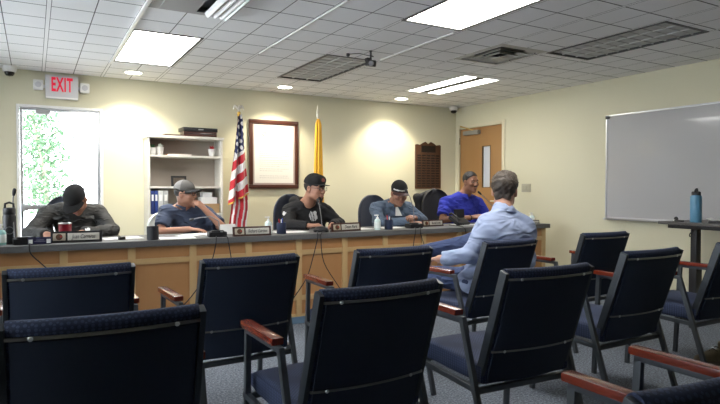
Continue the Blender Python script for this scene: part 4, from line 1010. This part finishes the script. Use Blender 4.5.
def seated(name_label, loc, hd, nb, sh, el, wr, hands, hips, knees, ankles, skin, shirt_m, sleeve, belly=0., wide=1., toe=(0, -1, 0), trouser_m=None, shoe_m=None, fold=.004, seed=1., jowl=1., extra_shirt=(), matfn=None, fat=1., hand_h=.006, neck_open=.072, hem=None):
    """hd: Head; nb: neck base; sh, el, wr, hips, knees, ankles: pairs of points, all in the person's own frame"""
    r = empty('person', loc, 0, name_label, 'person')
    sh = [Vector(q) for q in sh]; el = [Vector(q) for q in el]; wr = [Vector(q) for q in wr]; nb = Vector(nb); hips = [Vector(q) for q in hips]; knees = [Vector(q) for q in knees]; ankles = [Vector(q) for q in ankles]
    pc = (hips[0]+hips[1])/2; sc_ = (sh[0]+sh[1])/2; up = (sc_-pc).normalized(); rt = (sh[1]-sh[0]).normalized(); fw = rt.cross(up).normalized(); rt = up.cross(fw).normalized()*1.
    fdir = Vector(toe).normalized()
    if fw.dot(fdir) < 0: fw = -fw
    A = [list(rt), list(fw), list(up)]
    H_ = (sc_-pc).length; W = (sh[1]-sh[0]).length/2
    chest = pc.lerp(sc_, .70); bel = pc.lerp(sc_, .30)
    torso = [EL(chest, A, (W*.95*wide, .118*fat, H_*.42), .05), EL(bel+fw*.015*(1+belly*3), A, (W*.88*wide*(1+belly*.3), (.125+belly*.09)*fat, H_*.40), .06),
             RC(hips[0], hips[1], .125*fat, .125*fat, .05), RC(sh[0].lerp(sh[1], .12)+up*-.015, sh[1].lerp(sh[0], .12)+up*-.015, .068*fat, .068*fat, .05),
             RC(nb+up*.0, sh[0]+up*.008, .055, .050, .05), RC(nb+up*.0, sh[1]+up*.008, .055, .050, .05), EL(pc.lerp(sc_, .78)-fw*.03, A, (W*.90, .10, H_*.26), .05)]
    arms = []
    for q in (0, 1): arms += [RC(sh[q], el[q], .056*fat, .044*fat, .03), RC(el[q], wr[q], .043*fat, .027, .012)]
    legs = []
    for q in (0, 1): legs += [RC(hips[q], knees[q], .090*fat, .060, .04), RC(knees[q], ankles[q], .058, .040, .03)]
    hs = []
    for q in (0, 1):
        d, n, s_, c_ = hands[q]; hs += hand(wr[q], d, n, s_, c_)
    thin = [(p[0],)+p[1:] for p in torso]
    b = sdf_mesh('body', hd.prims(jowl=jowl, neck=nb-up*.02)+[(t[0], t[1], t[2], (t[3]-.012 if t[0] == 'rc' else t[3]-.012), (t[4]-.012 if t[0] == 'rc' else t[4]))+t[5:] for t in torso]+
                 [(t[0], t[1], t[2], t[3]-.007, t[4]-.0 if i % 2 else t[4]-.007)+t[5:] for i, t in enumerate(arms)]+[(t[0], t[1], t[2], t[3]-.012, t[4]-.010)+t[5:] for t in legs]+
                 [RC(ankles[q], ankles[q]+Vector((0, 0, -.055))+fdir*.09, .036, .026, .02) for q in (0, 1)]+hs, hand_h, skin, r)
    hd.features(r, skin)
    # shirt
    sl = []
    for q in (0, 1):
        if sleeve == 'short':
            e = sh[q].lerp(el[q], .74); dd = el[q]-sh[q]
            sl += [RC(sh[q], el[q], .060*fat, .058*fat, .03, [(e, dd)])]
        else:
            dd = wr[q]-el[q]; e = el[q]+dd*(.93 if sleeve == 'long' else .86)
            sl += [RC(sh[q], el[q], .060*fat, .050*fat, .035), RC(el[q], wr[q], .049*fat, .038, .012, [(e, dd)])]
    nk = [RC(nb+up*.02, nb+up*.16+fw*.03, neck_open, neck_open+.02, .008, op=-1)]
    hm = [(pc-up*(.10 if hem is None else hem), tuple(-up))]
    ts = [(t[0], t[1], t[2], t[3], t[4], t[5], tuple(t[6])+tuple(hm), t[7]) for t in torso]
    sdf_mesh('shirt', ts+sl+list(extra_shirt)+nk, .008, shirt_m, r, folds(fold, 30, seed), matfn, inflate=.008)
    if trouser_m:
        sdf_mesh('trousers', [(t[0], t[1], t[2], t[3]+.004, t[4]+.014)+t[5:] for t in legs]+[RC(hips[0], hips[1], .120*fat, .120*fat, .05)], .010, trouser_m, r, folds(.006, 19, seed+3))
        for q in (0, 1):
            a = ankles[q]; fd = fdir if not isinstance(shoe_m, tuple) else fdir
            sdf_mesh('shoe', [RC(a+Vector((0, 0, -.035)), a+Vector((0, 0, -.045))+fd*.04, .045, .045, .02), RC(a+Vector((0, 0, -.055))+fd*.03, a+Vector((0, 0, -.060))+fd*.165, .042, .033, .02, [((a.x, a.y, a.z-.088), (0, 0, -1))])], .008, shoe_m if shoe_m else M_black, r)
    return r, (pc, sc_, up, rt, fw)
def cap(hd, root, mats, tilt=0., flat=.0, bill_m=None, stripe=None, front=None, bill_len=.075, back_m=None):
    p0 = hd.P(0, 0, .040); nn = hd.D(0, -.20+tilt, -1)
    def mf(P):
        # local head coordinates of the faces
        Q = (P-np.array(hd.c))/hd.s; x = Q@np.array(hd.r); y = Q@np.array(hd.f); z = Q@np.array(hd.u); m = np.zeros(len(P), int)
        if front is not None: m[front(x, y, z)] = 1
        return m
    c = sdf_mesh('cap', [hd.el((0, -.010, .050), (.086, .108, .092 if not flat else .100), .01, [(p0, nn)])]+([hd.rc((-.035, .055, .085), (.035, .055, .085), .040, .040, .03, [(p0, nn)])] if flat else []), .006, mats, root, None, mf)
    def bl(u, v):
        a = (u-.5)*2*1.12; ex = math.cos((u-.5)*PI*.98)**.55 if abs(u-.5) < .4999 else 0
        x = math.sin(a)*.0845; y = math.cos(a)*.100-.005
        x2 = x*(1.0+.10*v); y2 = y+bill_len*v*ex
        return Vector(hd.P(x2, y2, .047-.012*v*ex-(.0 if flat else .022)*(x2/.085)**2*(.3+v)+(y2-.09)*.05))
    MB().slab(bl, 24, 8, hd.D(0, 0, 1), .005).build('cap_bill', bill_m or mats[0], c, ang=60)
    MB().lathe([(0, -.003), (.008, 0), (.006, .004), (0, .005)], hd.P(0, -.010, .1365 if not flat else .1425), 12, hd.D(0, 0, 1)).build('cap_button', mats[0], c)
    return c
def hairband(hd, root, m, z1=.05):
    # short hair showing under a cap: sides and nape
    p0 = hd.P(0, .004, .012); n0 = hd.D(0, .72, -.70)
    sdf_mesh('hair', [hd.el((0, -.014, .036), (.081, .100, .086), .01, [(p0, n0), (hd.P(0, 0, z1), hd.D(0, 0, 1)), (hd.P(0, 0, -.062), hd.D(0, 0, -1))])], .006, m, root, folds(.0015, 120, 2))
def glasses(hd, root, m=M_black):
    mb = MB()
    for q in (-1, 1):
        mb.tube([hd.P(q*.033+.024*math.copysign(abs(math.cos(t))**.7, math.cos(t)), .106-.006*abs(math.cos(t)), .003+.017*math.copysign(abs(math.sin(t))**.7, math.sin(t))) for t in [k*2*PI/20 for k in range(20)]], .0022, 6, True)
        mb.tube([hd.P(q*.057, .100, .008), hd.P(q*.080, .06, .010), hd.P(q*.084, -.005, .012), hd.P(q*.084, -.02, -.004)], .002, 6)
    mb.tube([hd.P(-.010, .106, .006), hd.P(0, .110, .009), hd.P(.010, .106, .006)], .002, 6)
    g = mb.build('glasses', m, root); return g
def collar(root, nb, fwd, m, up=(0, 0, 1), r0=.068, h_=.045, open_=.7):
    up = Vector(up).normalized(); fwd = Vector(fwd); fwd = (fwd-up*fwd.dot(up)).normalized(); rt = fwd.cross(up); nb = Vector(nb)
    def f(u, v):
        a = open_*.5+(2*PI-open_)*u; rr = r0+.022*(1-v)-.0*v
        fl = .012 if v < .5 else 0
        dip = .030*math.exp(-((min(u, 1-u))/.09)**2)
        return nb+fwd*math.cos(a)*rr*1.08+rt*math.sin(a)*rr+up*(h_*v-.004-dip*(1.2-v))
    MB().slab(f, 40, 6, tuple(up), -.004).build('collar', m, root, ang=180)

M_jean = cloth('blue_denim', (.035, .055, .13), .85, 10, .03, .35)
M_pant = mat('dark_trousers', (.02, .02, .024), .85)
M_shoe = mat('black_leather', (.015, .014, .013), .4)
# --- man writing, far left
M_jac = cloth('olive_grey_jacket', (.036, .036, .034), .75, 12, .03, .35)
hd = Head((.02, -.17, 1.105), (-.30, -.55, -.78), .0, .98)
r, g = seated('man in black cap and dark grey jacket writing at the far left by the door', (.29, 5.52, 0), hd, (.01, .0, 1.03),
    [(-.185, .02, .985), (.205, .02, .985)], [(-.32, -.16, .835), (.30, -.16, .835)], [(-.20, -.39, .836), (.045, -.36, .838)],
    [((.55, -.75, -.20), (-.2, -.25, .9), -1, .75), ((-.95, -.25, -.02), (0, -.2, 1), 1, .45)], [(-.10, .12, .54), (.10, .12, .54)], [(-.16, -.30, .53), (.16, -.30, .53)], [(-.17, -.32, .09), (.17, -.32, .09)],
    M_skin, M_jac, 'long', .05, 1.05, (0, -1, 0), M_pant, M_shoe, .007, 1.3)
MB().tube([(.09+.0, -.352+.030*math.cos(t), .838+.030*math.sin(t)) for t in [k*PI/10 for k in range(20)]], .008, 8, True).lathe([(0, 0), (.019, 0), (.019, .008), (0, .009)], (.09, -.372, .865), 20, (0, -.6, .8)).build('wristwatch', mat('watch_white', (.78, .78, .76), .3), r)
collar(r, (.01, -.01, 1.045), (0, -1, -.2), M_jac, (0, -.35, 1), .066, .05, 1.1)
cap(hd, r, [M_capb, M_capb], bill_m=M_capb); hairband(hd, r, M_hairb)
for x in (-.115, .125): MB().box((x, -.135, .955), (.07, .012, .035), Matrix.Rotation(-.5, 3, 'X'), .004).build('pocket_flap', M_jac, r)
p = empty('pen', (.29, 5.52, 0), 0, 'silver pen held upright in the writing man\'s hand', 'pen')
MB().tube([(-.135, -.47, .802), (-.155, -.43, .90)], .0045, 8).build('barrel', M_chrome, p); MB().tube([(-.155, -.43, .90), (-.158, -.424, .925)], [.0045, .003], 8).build('pen_cap', M_black, p)
# --- man in grey cap, leaning back with a hand at the chin
M_pnav = cloth('slate_navy_polo', (.045, .062, .108))
hd = Head((-.075, -.10, 1.150), (.74, -.66, .02), .05, .97)
r, g = seated('man in grey cap and navy polo leaning back, hand at chin, before the bookcase', (1.325, 5.62, 0), hd, (-.07, -.03, 1.025),
    [(-.235, -.01, .975), (.135, -.01, .950)], [(-.315, -.13, .80), (.245, -.27, .822)], [(-.105, -.37, .835), (.075, -.225, 1.005)],
    [((.9, -.35, -.08), (.1, -.1, 1), -1, .25), ((-.62, .10, .66), (.5, -.6, .35), 1, 1.05)], [(.10, .06, .56), (.30, .04, .55)], [(.05, -.36, .55), (.34, -.38, .55)], [(.03, -.42, .09), (.36, -.44, .09)],
    M_skin, M_pnav, 'short', .35, 1.16, (.1, -1, 0), M_pant, M_shoe, .006, 2.2, jowl=1.06, fat=1.08)
collar(r, (-.07, -.035, 1.033), (.35, -1, .0), M_pnav, (.15, -.1, 1), .068, .032, .8)
MB().tube([(-.07+.055*math.cos(t)*1.1, -.035+.068*math.sin(t), 1.03) for t in [k*PI/10 for k in range(20)]], .006, 6, True).build('undershirt_edge', mat('pink_undershirt', (.45, .30, .32), .8), r)
cap(hd, r, [mat('cap_grey', (.10, .095, .09), .8), mat('cap_lightgrey', (.20, .195, .19), .8)], bill_m=mat('cap_charcoal', (.009, .009, .010), .8), front=lambda x, y, z: y < -.005); hairband(hd, r, M_hairb); glasses(hd, r)
# --- man in black hoodie
M_hood = cloth('black_hoodie', (.010, .010, .012)); M_print = mat('hoodie_print', (.55, .55, .56), .7)
hd = Head((.025, -.16, 1.20), (.42, -.90, -.04), .0, 1.10)
def hoodprint(P):
    m = np.zeros(len(P), int); x, y, z = P.T
    e = ((x-.035)/.050)**2+((z-.92)/.058)**2 < 1
    e &= ~((np.abs(((x-.045)+.2*(z-.935))*38 % 1-.5) < .16) & (x < .05)); m[e & (y < -.10)] = 1
    m[(x < -.2) & (y < -.035) & (y > -.11) & (np.abs(z-.945-.2*(y+.1)) < .016)] = 1
    return m
r, g = seated('man in a flat-brimmed black cap, glasses and black hoodie leaning to his microphone', (2.49, 5.50, 0), hd, (-.01, -.04, 1.05),
    [(-.195, .0, .970), (.215, .0, .970)], [(-.27, -.20, .835), (.33, -.12, .835)], [(-.145, -.40, .838), (.10, -.40, .838)],
    [((.55, -.6, .10), (0, -.25, 1), -1, .8), ((-.1, -.95, -.05), (.0, -.1, 1), 1, .45)], [(-.10, .06, .55), (.10, .06, .55)], [(-.16, -.34, .55), (.16, -.34, .55)], [(-.16, -.34, .09), (.16, -.34, .09)],
    M_skin, [M_hood, M_print], 'long', .15, 1.1, (0, -1, 0), M_pant, M_shoe, .005, 3.1, extra_shirt=[RC((-.10, .07, 1.06), (.09, .07, 1.06), .052, .050, .05), RC((-.10, .06, 1.06), (-.085, -.05, 1.03), .038, .03, .04), RC((.09, .06, 1.06), (.085, -.04, 1.03), .038, .03, .04)], matfn=hoodprint, jowl=1.04, fat=1.04)
cap(hd, r, [M_capb, mat('cap_emblem', (.20, .035, .03), .6)], flat=1, bill_m=M_capb, bill_len=.07, front=lambda x, y, z: (y > .055) & (((x)/.026)**2+((z-.085)/.018)**2 < 1)); hairband(hd, r, M_hairb); glasses(hd, r)
sdf_mesh('goatee', [hd.rc((-.022, .078, -.078), (0, .078, -.108), .012, .014, .01), hd.rc((.022, .078, -.078), (0, .078, -.108), .012, .014, .01)], .005, M_hairb, r)
# --- man in denim shirt
M_den = cloth('denim_shirt', (.10, .14, .205), .85, 11, .03, .3)
hd = Head((.0, -.15, 1.150), (-.22, -.88, -.32), .0, 1.07)
r, g = seated('man in denim shirt and black cap with white stripe, looking down at his hands', (3.55, 5.48, 0), hd, (.0, -.03, 1.035),
    [(-.215, .0, .975), (.215, .0, .975)], [(-.27, -.20, .835), (.31, -.18, .835)], [(.00, -.39, .838), (.065, -.365, .885)],
    [((.8, -.5, -.02), (0, -.2, 1), -1, .35), ((-.72, -.45, .15), (0, -.45, .9), 1, .85)], [(-.10, .08, .55), (.10, .08, .55)], [(-.15, -.32, .55), (.15, -.32, .55)], [(-.15, -.32, .09), (.15, -.32, .09)],
    M_skin, M_den, 'long', .15, 1.08, (0, -1, 0), M_jean, M_shoe, .007, 4.3, jowl=1.05)
collar(r, (0, -.035, 1.04), (0, -1, 0), M_den, (0, -.12, 1), .068, .045, 1.0)
MB().slab(lambda u, v: ((u-.5)*.075*(1.2-v), -.145+.05*v, .90+.12*v), 4, 4, (0, -1, .3), .004).build('undershirt', M_paper, r)
cap(hd, r, [M_capb, mat('cap_stripe', (.70, .70, .68), .7)], bill_m=mat('cap_redbrown', (.05, .018, .018), .7), front=lambda x, y, z: (y > .03) & (np.abs(z-.062) < .006)); hairband(hd, r, M_hairb)
# --- man in bright blue polo
M_bp = cloth('royal_blue_polo', (.022, .034, .38))
hd = Head((.065, -.10, 1.280), (-.02, -1, -.02), .0, 1.03)
r, g = seated('bareheaded man in a bright blue polo, hands together, in front of the oak door', (4.58, 5.50, 0), hd, (.03, -.02, 1.125),
    [(-.245, .0, 1.03), (.265, .0, 1.02)], [(-.345, -.08, .835), (.36, -.08, .84)], [(-.09, -.31, .865), (.10, -.33, .870)],
    [((.62, -.6, .15), (-.4, -.3, .8), -1, .8), ((-.62, -.6, .15), (.4, -.3, .8), 1, .8)], [(-.11, .06, .56), (.11, .06, .56)], [(-.17, -.34, .56), (.17, -.34, .56)], [(-.17, -.34, .09), (.17, -.34, .09)],
    M_skin3, M_bp, 'short', .35, 1.10, (0, -1, 0), M_pant, M_shoe, .006, 5.1, jowl=1.06, fat=1.12)
sdf_mesh('moustache', [hd.rc((-.020, .092, -.048), (.020, .092, -.048), .006, .006, .004)], .004, M_hairb, r)
collar(r, (.03, -.03, 1.115), (.2, -1, 0), M_bp, (0, -.1, 1), .070, .034, .7)
sdf_mesh('hair', [hd.el((0, -.014, .046), (.080, .100, .090), .01, [(hd.P(0, .060, .068), hd.D(0, .72, -.69)), (hd.P(0, 0, -.03), hd.D(0, 0, -1))])], .006, M_hairb, r, folds(.0015, 120, 2))
MB().tube([(-.115+.0, -.30+.032*math.cos(t), .86+.032*math.sin(t)) for t in [k*PI/10 for k in range(20)]], .006, 8, True).build('wristwatch', M_black, r)
# --- foreground man in a pale blue shirt, seen from behind
M_ps = cloth('pale_blue_shirt', (.29, .35, .51), .8, 7, .035, .08)
M_ph = mat('greying_brown_hair', (.060, .045, .034), .55, bump=.8, bscale=240, var=.5, vscale=60)
hd = Head((.165, .035, 1.180), (.78, .62, -.03), .04, 1.05)
def rel(x, y, z): return (x-2.78, y-3.02, z)
r, g = seated('man in a pale blue shirt and jeans seen from behind, sitting with one leg crossed', (2.78, 3.02, 0), hd, (.10, -.02, 1.04),
    [rel(2.73, 2.99, .950), rel(3.01, 2.97, .940)], [rel(2.56, 2.99, .750), rel(3.00, 3.10, .715)], [rel(2.455, 3.18, .712), rel(2.93, 3.33, .740)],
    [((-.05, .9, -.10), (0, .05, 1), 1, .5), ((-.4, .9, -.05), (0, .05, 1), -1, .5)], [(-.10, .02, .56), (.12, .02, .56)], [rel(2.58, 3.47, .55), rel(3.02, 3.50, .78)], [rel(2.55, 3.56, .09), rel(2.56, 3.62, .70)],
    M_skin2, M_ps, 'rolled', .1, 1.0, (0, 1, 0), M_jean, None, .007, 6.4, fat=1.0, neck_open=.046, extra_shirt=[RC((-.04, -.05, .88), (.24, -.07, .87), .085, .085, .09), RC((-.03, -.05, .70), (.22, -.06, .70), .10, .10, .09)])
collar(r, (.118, -.012, 1.034), (.5, 1, -.05), M_ps, (.06, .10, 1), .067, .038, .5)
mb = [hd.el((0, -.016, .050), (.088, .108, .094), .02, [(hd.P(0, -.02, .0), hd.D(0, .62, -.78))]), hd.el((.01, .045, .112), (.062, .060, .034), .03), hd.rc((-.030, -.068, -.035), (.030, -.068, -.035), .026, .026, .03)]
sdf_mesh('hair', mb, .005, M_ph, r, lambda X, Y, Z: .0035*np.sin(95*X+3*np.sin(30*Z+20*Y))*np.sin(60*Z+2*np.sin(40*X))+.002*np.sin(190*X+80*Z))
mb = MB(); rg = random.Random(9)
for i in range(420):
    a = rg.uniform(0, 2*PI); e = rg.uniform(.12, 1.45); x, y, z = math.sin(a)*math.cos(e), math.cos(a)*math.cos(e), math.sin(e)
    p0 = Vector((x*.086, -.014+y*.104, .048+z*.092)); q = Vector((x, y, z)); q = (q.cross(Vector((rg.gauss(0, 1), rg.gauss(0, 1), rg.gauss(0, 1)))).normalized()+q*.35).normalized(); L = rg.uniform(.016, .032)
    P = [hd.P(*p0), hd.P(*(p0+q*L*.5+Vector((x, y, z))*.003)), hd.P(*(p0+q*L+Vector((x, y, z))*-.008))]; mb.tube(P, [.0024, .0020, .0006], 5)
h2 = mb.build('hair_tuft', mat('grey_hair', (.13, .105, .080), .5), r)

# --- khaki hiking boots under the right-hand chairs
M_boot = mat('khaki_suede', (.17, .135, .085), .85, bump=.4, bscale=200, var=.25, vscale=30); M_sole = mat('boot_sole', (.035, .028, .02), .7)
for (x, y, a, l) in ((4.02, 2.17, 1.25, 'khaki hiking boot on the carpet below the chair at the right edge, the farther one'), (3.90, 2.00, 1.0, 'khaki hiking boot at the right edge behind the red armrest, the nearer one')):
    b = empty('hiking_boot', (x, y, 0), a, l, 'boot', 'pair of boots')
    sdf_mesh('upper', [RC((0, -.10, .06), (0, .0, .055), .045, .045, .03), RC((0, .0, .055), (0, .11, .042), .045, .034, .03), RC((0, -.10, .06), (0, -.10, .15), .045, .048, .02, [((0, 0, .15), (0, 0, 1))])], .008, M_boot, b)
    MB().box((0, .0, .014), (.092, .29, .028), None, .012).build('sole', M_sole, b)
    for k in range(4): MB().tube([(-.028, .02-.028*k, .088+.012*k), (0, .03-.028*k, .100+.012*k), (.028, .02-.028*k, .088+.012*k)], .003, 6).build('lace', M_sole, b)

# ------------------------------------------------------------------ daylight outside, camera
W = bpy.data.worlds.new('daylight'); S.world = W; W.use_nodes = True
bg = W.node_tree.nodes['Background']; bg.inputs[0].default_value = (.86, .93, 1., 1); bg.inputs[1].default_value = 6.5
cam = bpy.data.cameras.new('camera'); co = bpy.data.objects.new('camera', cam); COL.objects.link(co)
yaw, pitch, roll, fpx = .5192, .0228, .0006, 571.19
F = Vector((math.sin(yaw)*math.cos(pitch), math.cos(yaw)*math.cos(pitch), -math.sin(pitch))); Rr = Vector((math.cos(yaw), -math.sin(yaw), 0)); U = Rr.cross(F)
R2 = Rr*math.cos(roll)+U*math.sin(roll); U2 = -Rr*math.sin(roll)+U*math.cos(roll)
Mx = Matrix((R2, U2, -F)).transposed().to_4x4(); Mx.translation = (0, 0, 1.2); co.matrix_world = Mx
cam.sensor_width = 36; cam.lens = 36*fpx/720; cam.clip_start = .05; cam.clip_end = 200
S.camera = co
S.view_settings.view_transform = 'Standard'; S.view_settings.look = 'None'; S.view_settings.gamma = 1; S.view_settings.use_curve_mapping = False
S.view_settings.exposure = 1.08
